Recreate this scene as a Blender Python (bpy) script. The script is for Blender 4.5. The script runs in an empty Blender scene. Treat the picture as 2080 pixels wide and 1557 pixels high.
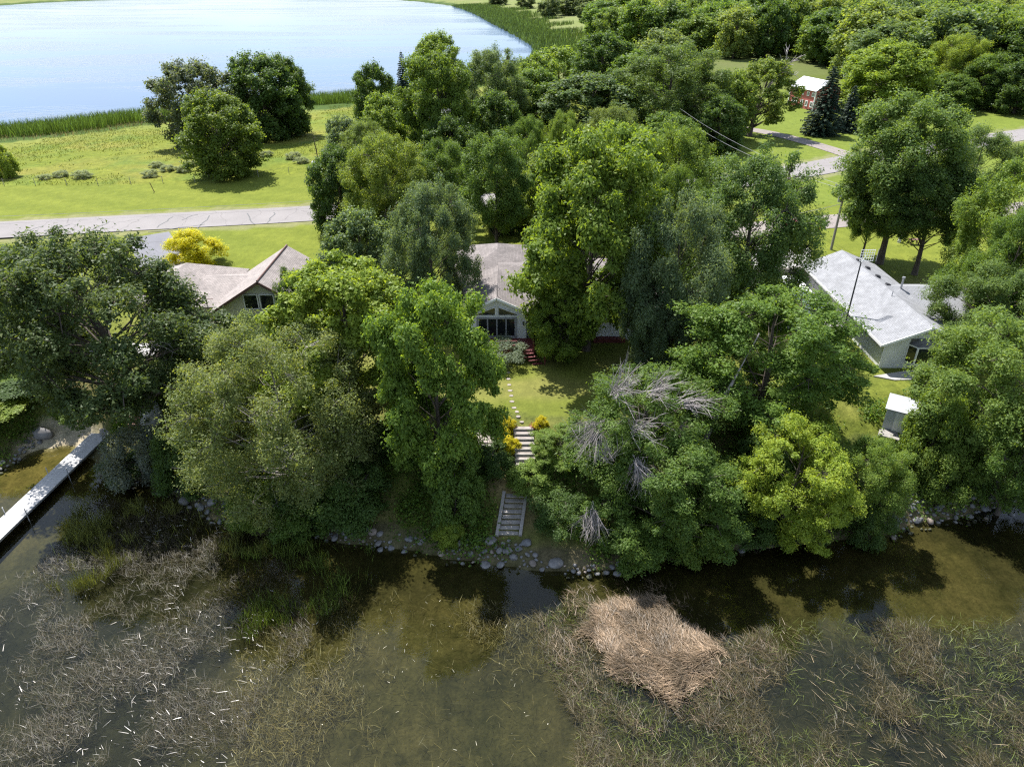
import bpy, math, random
import numpy as np
from mathutils import Vector, Matrix

R = math.radians
scene = bpy.context.scene
col = scene.collection

# ------------------------------------------------------------------ camera
CAM_Z, PITCH, FPX = 34.5, 30.0, 1443.0          # metres, degrees below level, focal length in photo pixels (2080 wide)
cam_data = bpy.data.cameras.new('camera')
cam_data.sensor_fit = 'HORIZONTAL'; cam_data.sensor_width = 36.0
cam_data.lens = 36.0 * FPX / 2080.0
cam_data.clip_start = 0.5; cam_data.clip_end = 6000
cam = bpy.data.objects.new('camera', cam_data); col.objects.link(cam)
cam.location = (0, 0, CAM_Z); cam.rotation_euler = (R(90 - PITCH), 0, 0)
scene.camera = cam

# ------------------------------------------------------------------ sky, sun, exposure
SUN_AZ = Vector((-0.55, 0.835, 0)).normalized(); SUN_EL = R(59)
world = bpy.data.worlds.new('World'); scene.world = world; world.use_nodes = True
wn, wl = world.node_tree.nodes, world.node_tree.links
wn.clear()
w_out = wn.new('ShaderNodeOutputWorld'); w_bg = wn.new('ShaderNodeBackground')
w_sky = wn.new('ShaderNodeTexSky'); w_sky.sky_type = 'NISHITA'; w_sky.sun_disc = False
w_sky.sun_elevation = SUN_EL; w_sky.sun_rotation = math.atan2(SUN_AZ.x, SUN_AZ.y)
w_sky.air_density = 1.0; w_sky.dust_density = 0.25; w_sky.ozone_density = 2.0
w_bg.inputs['Strength'].default_value = 0.10
# thin broken cloud all over the sky (seen mirrored in the lakes)
w_tc = wn.new('ShaderNodeTexCoord'); w_sep = wn.new('ShaderNodeSeparateXYZ')
wl.new(w_tc.outputs['Generated'], w_sep.inputs[0])
w_zadd = wn.new('ShaderNodeMath'); w_zadd.operation = 'ADD'; w_zadd.inputs[1].default_value = 0.12
wl.new(w_sep.outputs[2], w_zadd.inputs[0])
w_zmax = wn.new('ShaderNodeMath'); w_zmax.operation = 'MAXIMUM'; w_zmax.inputs[1].default_value = 0.05
wl.new(w_zadd.outputs[0], w_zmax.inputs[0])
w_dx = wn.new('ShaderNodeMath'); w_dx.operation = 'DIVIDE'; w_dy = wn.new('ShaderNodeMath'); w_dy.operation = 'DIVIDE'
wl.new(w_sep.outputs[0], w_dx.inputs[0]); wl.new(w_zmax.outputs[0], w_dx.inputs[1])
wl.new(w_sep.outputs[1], w_dy.inputs[0]); wl.new(w_zmax.outputs[0], w_dy.inputs[1])
w_cmb = wn.new('ShaderNodeCombineXYZ'); wl.new(w_dx.outputs[0], w_cmb.inputs[0]); wl.new(w_dy.outputs[0], w_cmb.inputs[1])
w_noise = wn.new('ShaderNodeTexNoise'); w_noise.inputs['Scale'].default_value = 0.9
w_noise.inputs['Detail'].default_value = 6; w_noise.inputs['Roughness'].default_value = 0.55
wl.new(w_cmb.outputs[0], w_noise.inputs['Vector'])
w_ramp = wn.new('ShaderNodeValToRGB'); w_ramp.color_ramp.elements[0].position = 0.36; w_ramp.color_ramp.elements[1].position = 0.64
wl.new(w_noise.outputs['Fac'], w_ramp.inputs[0])
w_fac = wn.new('ShaderNodeMath'); w_fac.operation = 'MULTIPLY'; w_fac.inputs[1].default_value = 0.75
wl.new(w_ramp.outputs[0], w_fac.inputs[0])
w_mix = wn.new('ShaderNodeMix'); w_mix.data_type = 'RGBA'
wl.new(w_fac.outputs[0], w_mix.inputs['Factor']); wl.new(w_sky.outputs[0], w_mix.inputs['A'])
w_mix.inputs['B'].default_value = (5.2, 5.9, 7.0, 1)
wl.new(w_mix.outputs['Result'], w_bg.inputs['Color']); wl.new(w_bg.outputs[0], w_out.inputs[0])

sun_data = bpy.data.lights.new('sun', 'SUN'); sun_data.energy = 5.0; sun_data.angle = R(0.53); sun_data.color = (1.0, 0.97, 0.925)
sun = bpy.data.objects.new('sun', sun_data); col.objects.link(sun)
sun_dir = -(SUN_AZ * math.cos(SUN_EL) + Vector((0, 0, math.sin(SUN_EL))))
sun.rotation_euler = sun_dir.to_track_quat('-Z', 'Y').to_euler(); sun.location = (-60, 100, 120)

vs = scene.view_settings
vs.view_transform = 'Standard'; vs.look = 'None'; vs.gamma = 1.0; vs.exposure = 1.05; vs.use_curve_mapping = False
scene.render.engine = 'CYCLES'
cy = scene.cycles
cy.use_denoising = False; cy.pixel_filter_type = 'BLACKMAN_HARRIS'; cy.filter_width = 1.25; cy.max_bounces = 6; cy.diffuse_bounces = 1; cy.glossy_bounces = 2
cy.transmission_bounces = 4; cy.transparent_max_bounces = 8; cy.caustics_reflective = False; cy.caustics_refractive = False
cy.sample_clamp_indirect = 3.0

# ------------------------------------------------------------------ places: from a sight line to a point of the terrain
CP, SP = math.cos(R(PITCH)), math.sin(R(PITCH))
def dep(py): return R(PITCH) + math.atan((py - 778.5) / FPX)
def G(px, py, z=0.0):
    y = (CAM_Z - z) / math.tan(dep(py))
    return Vector(((px - 1040) / FPX * (y * CP + (CAM_Z - z) * SP), y, z))
def W(px, Y, z): return (px - 1040) / FPX * (Y * CP + (CAM_Z - z) * SP)
def ZY(py, Y): return CAM_Z - Y * math.tan(dep(py))

rng = np.random.default_rng(7)
random.seed(7)

# ------------------------------------------------------------------ helpers
class MB:
    def __init__(s): s.v = []; s.f = []
    def poly(s, pts):
        n = len(s.v); s.v += [tuple(p) for p in pts]; s.f.append(tuple(range(n, n + len(pts)))); return s
    def hexa(s, b, t):
        n = len(s.v); s.v += [tuple(p) for p in b] + [tuple(p) for p in t]
        for f in ((3, 2, 1, 0), (4, 5, 6, 7), (0, 1, 5, 4), (1, 2, 6, 5), (2, 3, 7, 6), (3, 0, 4, 7)): s.f.append(tuple(n + i for i in f))
        return s
    def box(s, x0, x1, y0, y1, z0, z1):
        return s.hexa([(x0, y0, z0), (x1, y0, z0), (x1, y1, z0), (x0, y1, z0)], [(x0, y0, z1), (x1, y0, z1), (x1, y1, z1), (x0, y1, z1)])
    def beam(s, a, b, w, h=None, up=(0, 0, 1)):
        a, b = Vector(a), Vector(b); h = h or w; d = (b - a).normalized(); u = Vector(up)
        if abs(d.dot(u)) > 0.95: u = Vector((0, 1, 0))
        r = d.cross(u).normalized() * (w / 2); u = r.cross(d).normalized() * (h / 2)
        return s.hexa([a - r - u, a + r - u, b + r - u, b - r - u], [a - r + u, a + r + u, b + r + u, b - r + u])
    def tube(s, pts, rad, n=6, cap=True):
        pts = [Vector(p) for p in pts]; base = len(s.v)
        if not hasattr(rad, '__len__'): rad = [rad] * len(pts)
        for i, p in enumerate(pts):
            d = (pts[min(i + 1, len(pts) - 1)] - pts[max(i - 1, 0)]).normalized()
            u = Vector((0, 0, 1)) if abs(d.z) < 0.9 else Vector((1, 0, 0))
            a = d.cross(u).normalized(); b = d.cross(a)
            for k in range(n):
                t = 2 * math.pi * k / n; s.v.append(tuple(p + a * (math.cos(t) * rad[i]) + b * (math.sin(t) * rad[i])))
        for i in range(len(pts) - 1):
            for k in range(n):
                k2 = (k + 1) % n; s.f.append((base + i * n + k, base + i * n + k2, base + (i + 1) * n + k2, base + (i + 1) * n + k))
        if cap:
            s.f.append(tuple(base + k for k in range(n))); s.f.append(tuple(base + (len(pts) - 1) * n + k for k in reversed(range(n))))
        return s
    def mesh(s, name, mat, smooth=False):
        m = bpy.data.meshes.new(name); m.from_pydata(s.v, [], s.f); m.materials.append(mat)
        if smooth: m.polygons.foreach_set('use_smooth', [True] * len(m.polygons))
        m.update(); return m
    def build(s, name, mat, parent=None, smooth=False):
        return link(name, s.mesh(name, mat, smooth), parent)
def link(name, mesh, parent=None):
    o = bpy.data.objects.new(name, mesh); col.objects.link(o)
    if parent is not None:
        o.parent = parent
        if parent.data is None: o.matrix_parent_inverse = Matrix.Translation(-parent.location)
    return o
def tag(o, label=None, cat=None, group=None, kind=None):
    if label: o['label'] = label
    if cat: o['category'] = cat
    if group: o['group'] = group
    if kind: o['kind'] = kind
    return o
def thing(name, loc, label, cat, group=None):
    e = bpy.data.objects.new(name, None); e.empty_display_size = 0.3; col.objects.link(e); e.location = loc
    return tag(e, label, cat, group)

# ------------------------------------------------------------------ materials
def new_mat(name):
    m = bpy.data.materials.new(name); m.use_nodes = True; nt = m.node_tree
    b = nt.nodes['Principled BSDF']; return m, nt, b
def N(nt, typ, **kw):
    n = nt.nodes.new(typ)
    for k, v in kw.items():
        if k in n.inputs: n.inputs[k].default_value = v
        else: setattr(n, k, v)
    return n
def ramp(nt, fac, stops):
    r = nt.nodes.new('ShaderNodeValToRGB'); e = r.color_ramp.elements
    while len(e) < len(stops): e.new(0.5)
    for i, (p, c) in enumerate(stops): e[i].position = p; e[i].color = (*c, 1) if len(c) == 3 else c
    nt.links.new(fac, r.inputs[0]); return r.outputs[0]
def mixc(nt, fac, a, b, mode='MIX'):
    m = nt.nodes.new('ShaderNodeMix'); m.data_type = 'RGBA'; m.blend_type = mode
    for s, v in (('Factor', fac), ('A', a), ('B', b)):
        if isinstance(v, (int, float)): m.inputs[s].default_value = v
        elif isinstance(v, tuple): m.inputs[s].default_value = (*v, 1)
        else: nt.links.new(v, m.inputs[s])
    return m.outputs['Result']
def noise(nt, scale, detail=4, rough=0.55, vec=None, stretch=None, coord='Object'):
    tc = nt.nodes.new('ShaderNodeTexCoord'); n = nt.nodes.new('ShaderNodeTexNoise')
    n.inputs['Scale'].default_value = scale; n.inputs['Detail'].default_value = detail; n.inputs['Roughness'].default_value = rough
    src = tc.outputs[coord]
    if stretch:
        mp = nt.nodes.new('ShaderNodeMapping'); mp.inputs['Scale'].default_value = stretch[:3]
        if len(stretch) > 3: mp.inputs['Rotation'].default_value = (0, 0, stretch[3])
        nt.links.new(src, mp.inputs[0]); src = mp.outputs[0]
    nt.links.new(src, n.inputs['Vector']); return n.outputs['Fac']
def bump(nt, b, height, strength=0.5, dist=0.05):
    n = nt.nodes.new('ShaderNodeBump'); n.inputs['Strength'].default_value = strength; n.inputs['Distance'].default_value = dist
    nt.links.new(height, n.inputs['Height']); nt.links.new(n.outputs[0], b.inputs['Normal'])
def mat_simple(name, c, rough=0.7, var=0.25, scale=3.0, metal=0.0, spec=0.4, bmp=0.0, stretch=None):
    m, nt, b = new_mat(name)
    f = noise(nt, scale, 5, 0.6, stretch=stretch)
    lo = tuple(x * (1 - var) for x in c); hi = tuple(min(1, x * (1 + var)) for x in c)
    nt.links.new(ramp(nt, f, [(0.3, lo), (0.7, hi)]), b.inputs['Base Color'])
    b.inputs['Roughness'].default_value = rough; b.inputs['Metallic'].default_value = metal
    b.inputs['Specular IOR Level'].default_value = spec
    if bmp: bump(nt, b, f, bmp, 0.03)
    return m
def mat_leaf(name, trans=0.46, rough=0.5, spec=0.2, stops=None):
    m, nt, b = new_mat(name)
    oi = nt.nodes.new('ShaderNodeObjectInfo'); at = nt.nodes.new('ShaderNodeAttribute'); at.attribute_name = 'v'
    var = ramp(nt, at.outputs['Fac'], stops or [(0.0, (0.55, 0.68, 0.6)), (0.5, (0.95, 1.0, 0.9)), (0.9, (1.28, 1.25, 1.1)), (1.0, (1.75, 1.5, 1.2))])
    c = mixc(nt, 1.0, oi.outputs['Color'], var, 'MULTIPLY')
    nt.links.new(c, b.inputs['Base Color']); b.inputs['Roughness'].default_value = rough; b.inputs['Specular IOR Level'].default_value = spec
    tr = nt.nodes.new('ShaderNodeBsdfTranslucent')
    ct = mixc(nt, 1.0, c, (1.9, 1.75, 0.6), 'MULTIPLY'); nt.links.new(ct, tr.inputs['Color'])
    ms = nt.nodes.new('ShaderNodeMixShader'); ms.inputs[0].default_value = trans
    nt.links.new(b.outputs[0], ms.inputs[1]); nt.links.new(tr.outputs[0], ms.inputs[2])
    nt.links.new(ms.outputs[0], nt.nodes['Material Output'].inputs[0]); return m
M = {}
M['leaf'] = mat_leaf('leaf')
M['needle'] = mat_leaf('needle', 0.08, 0.6, 0.25)
M['bark'] = mat_simple('bark', (0.085, 0.068, 0.054), 0.9, 0.45, 2.5, bmp=0.6, stretch=(4, 4, 0.8))
M['dead_wood'] = mat_simple('dead_wood', (0.27, 0.24, 0.23), 0.85, 0.3, 3)
M['reed'] = mat_leaf('reed', 0.15, 0.45, 0.35, [(0.0, (0.30, 0.32, 0.32)), (0.45, (0.75, 0.75, 0.7)), (0.8, (1.3, 1.25, 1.2)), (1.0, (2.5, 2.45, 2.4))])
def mat_shingle(name, c, var=0.2):
    m, nt, b = new_mat(name)
    br = N(nt, 'ShaderNodeTexBrick', Scale=1.0); tc = nt.nodes.new('ShaderNodeTexCoord')
    br.inputs['Brick Width'].default_value = 0.33; br.inputs['Row Height'].default_value = 0.16; br.inputs['Mortar Size'].default_value = 0.012
    br.inputs['Color1'].default_value = (*[x * (1 - var) for x in c], 1); br.inputs['Color2'].default_value = (*[x * (1 + var) for x in c], 1)
    br.inputs['Mortar'].default_value = (*[x * 0.45 for x in c], 1)
    nt.links.new(tc.outputs['UV'], br.inputs['Vector'])
    f = noise(nt, 0.9, 5, 0.6); g = noise(nt, 14, 3, 0.6)
    c1 = mixc(nt, 0.75, br.outputs['Color'], ramp(nt, f, [(0.3, (0.72, 0.72, 0.72)), (0.7, (1.2, 1.2, 1.2))]), 'MULTIPLY')
    c2 = mixc(nt, 0.5, c1, ramp(nt, g, [(0.3, (0.7, 0.7, 0.7)), (0.7, (1.25, 1.25, 1.25))]), 'MULTIPLY')
    nt.links.new(c2, b.inputs['Base Color']); b.inputs['Roughness'].default_value = 0.85
    bump(nt, b, br.outputs['Fac'], -0.4, 0.02); return m
def mat_siding(name, c, lap=0.11):
    m, nt, b = new_mat(name)
    tc = nt.nodes.new('ShaderNodeTexCoord'); sp = nt.nodes.new('ShaderNodeSeparateXYZ'); nt.links.new(tc.outputs['Object'], sp.inputs[0])
    d = N(nt, 'ShaderNodeMath', operation='DIVIDE'); nt.links.new(sp.outputs[2], d.inputs[0]); d.inputs[1].default_value = lap
    fr = N(nt, 'ShaderNodeMath', operation='FRACT'); nt.links.new(d.outputs[0], fr.inputs[0])
    f = noise(nt, 1.5, 5)
    base = ramp(nt, f, [(0.3, tuple(x * 0.88 for x in c)), (0.7, c)])
    line = ramp(nt, fr.outputs[0], [(0.0, (0.6, 0.6, 0.6)), (0.14, (1, 1, 1))])
    nt.links.new(mixc(nt, 0.8, base, line, 'MULTIPLY'), b.inputs['Base Color']); b.inputs['Roughness'].default_value = 0.55
    bump(nt, b, fr.outputs[0], 0.5, 0.02); return m
M['roof_brown'] = mat_shingle('roof_brown', (0.185, 0.160, 0.152), 0.16)
M['roof_tan'] = mat_shingle('roof_tan', (0.285, 0.245, 0.225), 0.14)
M['roof_grey'] = mat_shingle('roof_grey', (0.245, 0.248, 0.262), 0.09)
M['roof_metal'] = mat_simple('roof_metal', (0.40, 0.41, 0.43), 0.45, 0.06, 1, 0.2)
M['siding_white'] = mat_siding('siding_white', (0.82, 0.83, 0.82))
M['siding_tan'] = mat_siding('siding_tan', (0.66, 0.62, 0.50))
M['siding_red'] = mat_siding('siding_red', (0.48, 0.12, 0.11), 0.2)
M['trim_white'] = mat_simple('trim_white', (0.78, 0.78, 0.77), 0.5, 0.05)
M['trim_brown'] = mat_simple('trim_brown', (0.13, 0.07, 0.055), 0.6, 0.2)
M['frame_grey'] = mat_simple('frame_grey', (0.28, 0.28, 0.29), 0.5, 0.1)
m, nt, b = new_mat('glass'); b.inputs['Base Color'].default_value = (0.012, 0.014, 0.016, 1); b.inputs['Roughness'].default_value = 0.04; b.inputs['Specular IOR Level'].default_value = 0.8
M['glass'] = m
M['deck_red'] = mat_simple('deck_red', (0.13, 0.03, 0.03), 0.6, 0.35, 4, stretch=(1, 8, 1))
M['wood_grey'] = mat_simple('wood_grey', (0.27, 0.25, 0.23), 0.85, 0.35, 3, bmp=0.3, stretch=(1, 6, 6))
M['wood_brown'] = mat_simple('wood_brown', (0.15, 0.085, 0.06), 0.8, 0.35, 4)
M['dock'] = mat_simple('dock', (0.43, 0.42, 0.41), 0.8, 0.14, 2.2, stretch=(3, 0.6, 1))
M['metal'] = mat_simple('metal', (0.42, 0.43, 0.45), 0.4, 0.15, 4, 0.6)
M['dark_metal'] = mat_simple('dark_metal', (0.05, 0.05, 0.055), 0.5, 0.2)
M['concrete'] = mat_simple('concrete', (0.33, 0.315, 0.30), 0.85, 0.15, 1.2, bmp=0.1)
M['paver'] = mat_simple('paver', (0.27, 0.235, 0.21), 0.9, 0.25, 2.5, bmp=0.2)
M['stone'] = mat_simple('stone', (0.165, 0.158, 0.155), 0.9, 0.5, 1.6, bmp=0.5)
M['stone_tan'] = mat_simple('stone_tan', (0.20, 0.165, 0.14), 0.9, 0.45, 1.6, bmp=0.5)
M['stone_dark'] = mat_simple('stone_dark', (0.15, 0.15, 0.155), 0.9, 0.4, 1.6, bmp=0.5)
M['gravel'] = mat_simple('gravel', (0.36, 0.31, 0.28), 0.95, 0.35, 12, bmp=0.4)
M['red_paint'] = mat_simple('red_paint', (0.36, 0.02, 0.035), 0.35, 0.15)
M['teal_paint'] = mat_simple('teal_paint', (0.03, 0.22, 0.24), 0.5, 0.15)
M['black'] = mat_simple('black', (0.02, 0.02, 0.022), 0.6, 0.2)
M['car_red'] = mat_simple('car_red', (0.25, 0.01, 0.02), 0.2, 0.05, spec=0.7)
M['car_black'] = mat_simple('car_black', (0.015, 0.018, 0.025), 0.18, 0.05, spec=0.8)
M['white_paint'] = mat_simple('white_paint', (0.80, 0.80, 0.79), 0.4, 0.06, 1.5)
M['whitewash'] = mat_simple('whitewash', (0.46, 0.45, 0.42), 0.95, 0.35, 6, bmp=0.5)
M['terracotta'] = mat_simple('terracotta', (0.26, 0.09, 0.07), 0.8, 0.2)
M['tar'] = mat_simple('tar', (0.10, 0.10, 0.10), 0.8, 0.3)
def mat_road(name, c, dark=0.8):
    m, nt, b = new_mat(name)
    f1 = noise(nt, 0.25, 5, 0.6); f2 = noise(nt, 9, 4, 0.65)
    c1 = mixc(nt, 1.0, ramp(nt, f1, [(0.3, tuple(x * dark for x in c)), (0.7, c)]), ramp(nt, f2, [(0.3, (0.85, 0.85, 0.85)), (0.7, (1.1, 1.1, 1.1))]), 'MULTIPLY')
    vo = N(nt, 'ShaderNodeTexVoronoi', feature='DISTANCE_TO_EDGE', Scale=0.16); tc = nt.nodes.new('ShaderNodeTexCoord')
    ns = N(nt, 'ShaderNodeTexNoise', Scale=0.5, Detail=4.0); nt.links.new(tc.outputs['Object'], ns.inputs['Vector'])
    ad = mixc(nt, 0.85, tc.outputs['Object'], ns.outputs['Color'], 'LINEAR_LIGHT'); nt.links.new(ad, vo.inputs['Vector'])
    cr = ramp(nt, vo.outputs['Distance'], [(0.0, (0.5, 0.5, 0.5)), (0.012, (1, 1, 1))])
    nt.links.new(mixc(nt, 0.75, c1, cr, 'MULTIPLY'), b.inputs['Base Color']); b.inputs['Roughness'].default_value = 0.9
    bump(nt, b, f2, 0.2, 0.01); return m
M['road'] = mat_road('road', (0.225, 0.205, 0.198), 0.82)
M['asphalt'] = mat_road('asphalt', (0.165, 0.162, 0.178))
M['track'] = mat_road('track', (0.24, 0.205, 0.185))

# ------------------------------------------------------------------ terrain
shore_px = [(-700, 1120), (-250, 1040), (0, 957), (72, 915), (150, 905), (196, 940), (350, 1005), (430, 1055), (520, 1090), (640, 1090), (700, 1105),
            (830, 1115), (900, 1135), (1000, 1148), (1100, 1160), (1180, 1165), (1300, 1150), (1450, 1122), (1600, 1110), (1800, 1090), (1850, 1065),
            (1950, 1052), (2080, 1022), (2400, 960), (3000, 900)]
SH = np.array([G(x, y, 0)[:2] for x, y in shore_px])
SH = SH[np.argsort(SH[:, 0])]
far_px = [(-2600, 420), (-900, 350), (0, 268), (330, 232), (720, 197), (900, 172), (1060, 138), (1088, 112), (1085, 95), (1060, 80), (1000, 48), (960, 26),
          (920, 13), (850, 4), (780, -1), (700, -6), (400, -6), (200, 1), (100, 5), (0, 12), (-400, 30), (-900, 60), (-2600, 120)]
FL = np.array([G(x, y, 1.0)[:2] for x, y in far_px])
def seg_dist(P, A):
    d = np.full(len(P), 1e9)
    for a, b in zip(A[:-1], A[1:]):
        ab = b - a; t = np.clip(((P - a) @ ab) / (ab @ ab), 0, 1)
        d = np.minimum(d, np.hypot(*(P - a - t[:, None] * ab).T))
    return d
def inside(P, A):
    c = np.zeros(len(P), bool)
    for (x1, y1), (x2, y2) in zip(A, np.roll(A, -1, 0)):
        m = (y1 > P[:, 1]) != (y2 > P[:, 1])
        c ^= m & (P[:, 0] < (x2 - x1) * (P[:, 1] - y1) / (y2 - y1 + 1e-12) + x1)
    return c
def vnoise(x, y, s, seed=0):
    x = np.asarray(x, float) / s; y = np.asarray(y, float) / s
    xi = np.floor(x).astype(np.int64); yi = np.floor(y).astype(np.int64); fx = x - xi; fy = y - yi
    def h(a, b):
        n = (a * 374761393 + b * 668265263 + seed * 974711) & 0x7fffffff; n = ((n ^ (n >> 13)) * 1274126177) & 0x7fffffff
        return ((n ^ (n >> 16)) & 0xffff) / 65535.0
    fx = fx * fx * (3 - 2 * fx); fy = fy * fy * (3 - 2 * fy)
    return (h(xi, yi) * (1 - fx) + h(xi + 1, yi) * fx) * (1 - fy) + (h(xi, yi + 1) * (1 - fx) + h(xi + 1, yi + 1) * fx) * fy
def shore_d(P):
    d = seg_dist(P, SH); return np.where(P[:, 1] > np.interp(P[:, 0], SH[:, 0], SH[:, 1]), d, -d)
CUTS = [np.array([G(190, 892, .62)[:2], G(203, 880, .62)[:2], G(258, 803, 3.5)[:2]]), np.array([[.93, 42.3], [.87, 45.2]])]
def heights(P):
    P = np.asarray(P, float).reshape(-1, 2); x, y = P[:, 0], P[:, 1]
    d = shore_d(P)
    zy = np.interp(x, [-34, -26, -14, 60], [3.6, 3.8, 4.5, 4.6])
    bw = np.interp(x, [-44, -38, -34, -28, -14], [3.5, 5.5, 4.2, 6.0, 9.5])
    t = np.clip((d - 1.0) / bw, 0, 1); t = t * t * (3 - 2 * t) * 0.5 + t * 0.5
    up = np.clip(d / 1.0, 0, 1) * 0.45 + t * (zy - 0.45) + vnoise(x, y, 2.5, 3) * 0.18 * np.clip(d, 0, 1) * (1 - np.clip((d - 10) / 6, 0, 1))
    up = up + np.clip((y - 62) / 30, 0, 1) * (4.8 - zy)
    down = -0.12 - np.clip(-d, 0, 40) * 0.035 - vnoise(x, y, 4, 5) * 0.15
    z = np.where(d > 0, up, down)
    for c_, k_ in zip(CUTS, (.7, .35)): z = z - k_ * np.clip((1.6 - seg_dist(P, c_)) / .8, 0, 1) * (z > .3)
    fd = seg_dist(P, np.vstack([FL, FL[:1]])); ins = inside(P, FL)
    zf = np.where(ins, 0.9 - np.clip(fd * 0.05, 0, 2), 1.15 + np.clip(fd - 6, 0, 1e9) * 0.05)
    z = np.where(y > 80, np.minimum(z, zf), z)
    z = z + np.where((y > 105) & ~ins, (vnoise(x, y, 30, 9) - 0.5) * 0.5 * np.clip((y - 105) / 40, 0, 1) * np.clip(fd / 30, 0, 1), 0)
    return z
def gz(x, y): return float(heights([[x, y]])[0])

road_px = [(-900, 520), (-300, 484), (0, 467), (300, 451), (640, 434), (1000, 408), (1300, 388), (1470, 372), (1600, 352), (1700, 333), (1780, 317), (1960, 290), (2080, 273), (2500, 225), (3300, 160)]
ROAD = np.array([G(x, y, 4.8)[:2] for x, y in road_px])
def smooth_line(A, n=4):
    A = np.array(A, float)
    for _ in range(n):
        q = A[:-1] * 0.75 + A[1:] * 0.25; r = A[:-1] * 0.25 + A[1:] * 0.75
        A = np.vstack([A[:1], np.stack([q, r], 1).reshape(-1, 2), A[-1:]])
    return A
ROAD = smooth_line(ROAD, 3)
FENCE = np.array([G(x, y, 4.0)[:2] for x, y in [(-1500, 440), (-300, 392), (0, 387), (200, 386), (420, 378), (660, 358), (760, 345)]])

def build_ground():
    ys = np.concatenate([np.arange(-90, 28, 4.0), np.arange(28, 75, 0.5), np.arange(75, 130, 1.2), 130 * 1.018 ** np.arange(0, 165)])
    us = np.linspace(-1, 1, 321)
    X = us[None, :] * (70 + np.maximum(ys, 0) * 1.0)[:, None]; Y = np.repeat(ys[:, None], len(us), 1)
    P = np.stack([X.ravel(), Y.ravel()], 1); x, y = P.T
    Z = heights(P); d = shore_d(P)
    ins = inside(P, FL); fd = seg_dist(P, np.vstack([FL, FL[:1]])); rd = seg_dist(P, ROAD)
    fy = np.interp(x, FENCE[:, 0], FENCE[:, 1])
    n1, n2, n3 = vnoise(x, y, 3, 1), vnoise(x, y, 9, 2), vnoise(x, y, 1.2, 4)
    C = np.empty((len(P), 3)); C[:] = (0.122, 0.142, 0.026)
    def put(mask, c, a=1.0):
        a = np.broadcast_to(np.asarray(a, float), len(P))[mask][:, None]; C[mask] = C[mask] * (1 - a) + np.array(c) * a
    put(y > 76, (0.148, 0.172, 0.027))
    put((np.sin((y - 0.1 * x) * 4.2) > 0) & (y > 76) & (y < 140), (0.112, 0.138, 0.02), 0.4)
    mead = (y > fy) & (x < 30)
    put(mead, (0.140, 0.165, 0.024)); put(mead, (0.20, 0.185, 0.045), np.clip((n2 - 0.4) * 1.7, 0, 0.75)); put(mead, (0.10, 0.15, 0.03), np.clip((n1 - 0.55) * 2, 0, 0.7))
    put(mead & (fd < 34) & ~ins, (0.17, 0.19, 0.05), np.clip((34 - fd) / 14, 0, 1) * (0.5 + 0.5 * n1))
    put((y > 105) & (x > 30), (0.130, 0.165, 0.028)); put((y > 260), (0.155, 0.185, 0.065), 0.85); put((y > 260), (0.19, 0.19, 0.09), np.clip((n2 - .45) * 2, 0, .6))
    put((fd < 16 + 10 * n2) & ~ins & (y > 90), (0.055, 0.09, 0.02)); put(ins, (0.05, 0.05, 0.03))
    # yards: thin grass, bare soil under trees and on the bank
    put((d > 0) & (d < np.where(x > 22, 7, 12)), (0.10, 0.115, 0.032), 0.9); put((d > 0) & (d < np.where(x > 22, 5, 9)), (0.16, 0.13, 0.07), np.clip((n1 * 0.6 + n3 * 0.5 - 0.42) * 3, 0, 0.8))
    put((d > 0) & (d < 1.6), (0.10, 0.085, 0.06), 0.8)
    put((d > 8) & (y < 76), (0.19, 0.175, 0.06), np.clip((n2 * 0.5 + n1 * 0.6 - 0.55) * 2.2, 0, 0.5))
    put((rd < 5.4) & (rd > 3), (0.22, 0.20, 0.13), 0.55)
    wood = (y > 175) & (x > 0.20 * y + 5) & (y > 230 - 0.1 * x); put(wood, (0.075, 0.09, 0.025), 0.7)
    # beach beside the dock
    bc = np.array(G(125, 900, 0.3)[:2]); bd = np.hypot(x - bc[0], (y - bc[1]) * 1.2); put((bd < 3.4) & (d > -1.2), (0.42, 0.36, 0.29), np.clip((3.4 - bd) * 1.5, 0, 1))
    bed = d <= 0
    put(bed, (0.064, 0.055, 0.024)); put(bed, (0.028, 0.026, 0.013), np.clip((n2 * .6 + n1 * .4 - 0.45) * 3, 0, 0.7))
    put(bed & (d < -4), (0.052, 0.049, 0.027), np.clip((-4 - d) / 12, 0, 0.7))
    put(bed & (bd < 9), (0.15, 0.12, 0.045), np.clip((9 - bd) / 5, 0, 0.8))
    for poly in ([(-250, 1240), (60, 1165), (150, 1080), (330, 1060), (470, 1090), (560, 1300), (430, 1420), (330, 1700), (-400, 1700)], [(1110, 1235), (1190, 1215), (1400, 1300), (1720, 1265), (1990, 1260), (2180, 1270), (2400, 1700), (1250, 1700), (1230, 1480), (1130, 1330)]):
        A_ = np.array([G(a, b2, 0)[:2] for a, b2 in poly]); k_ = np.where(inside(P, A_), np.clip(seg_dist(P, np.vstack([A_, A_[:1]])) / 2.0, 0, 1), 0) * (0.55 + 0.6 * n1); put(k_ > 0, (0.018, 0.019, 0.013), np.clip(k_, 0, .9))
    mott = np.where(bed, 1.0, np.where(mead, 0.75, 0.42)); mott = np.where((d > 0) & (d < 12), 0.9, mott)
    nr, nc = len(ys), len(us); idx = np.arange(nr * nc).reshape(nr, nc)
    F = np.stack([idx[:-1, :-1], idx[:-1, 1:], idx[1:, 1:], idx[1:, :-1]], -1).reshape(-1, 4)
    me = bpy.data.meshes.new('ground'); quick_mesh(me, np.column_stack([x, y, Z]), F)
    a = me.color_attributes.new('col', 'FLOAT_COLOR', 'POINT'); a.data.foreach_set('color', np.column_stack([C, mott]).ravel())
    me.polygons.foreach_set('use_smooth', np.ones(len(F), bool))
    m, nt, b = new_mat('ground')
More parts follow.
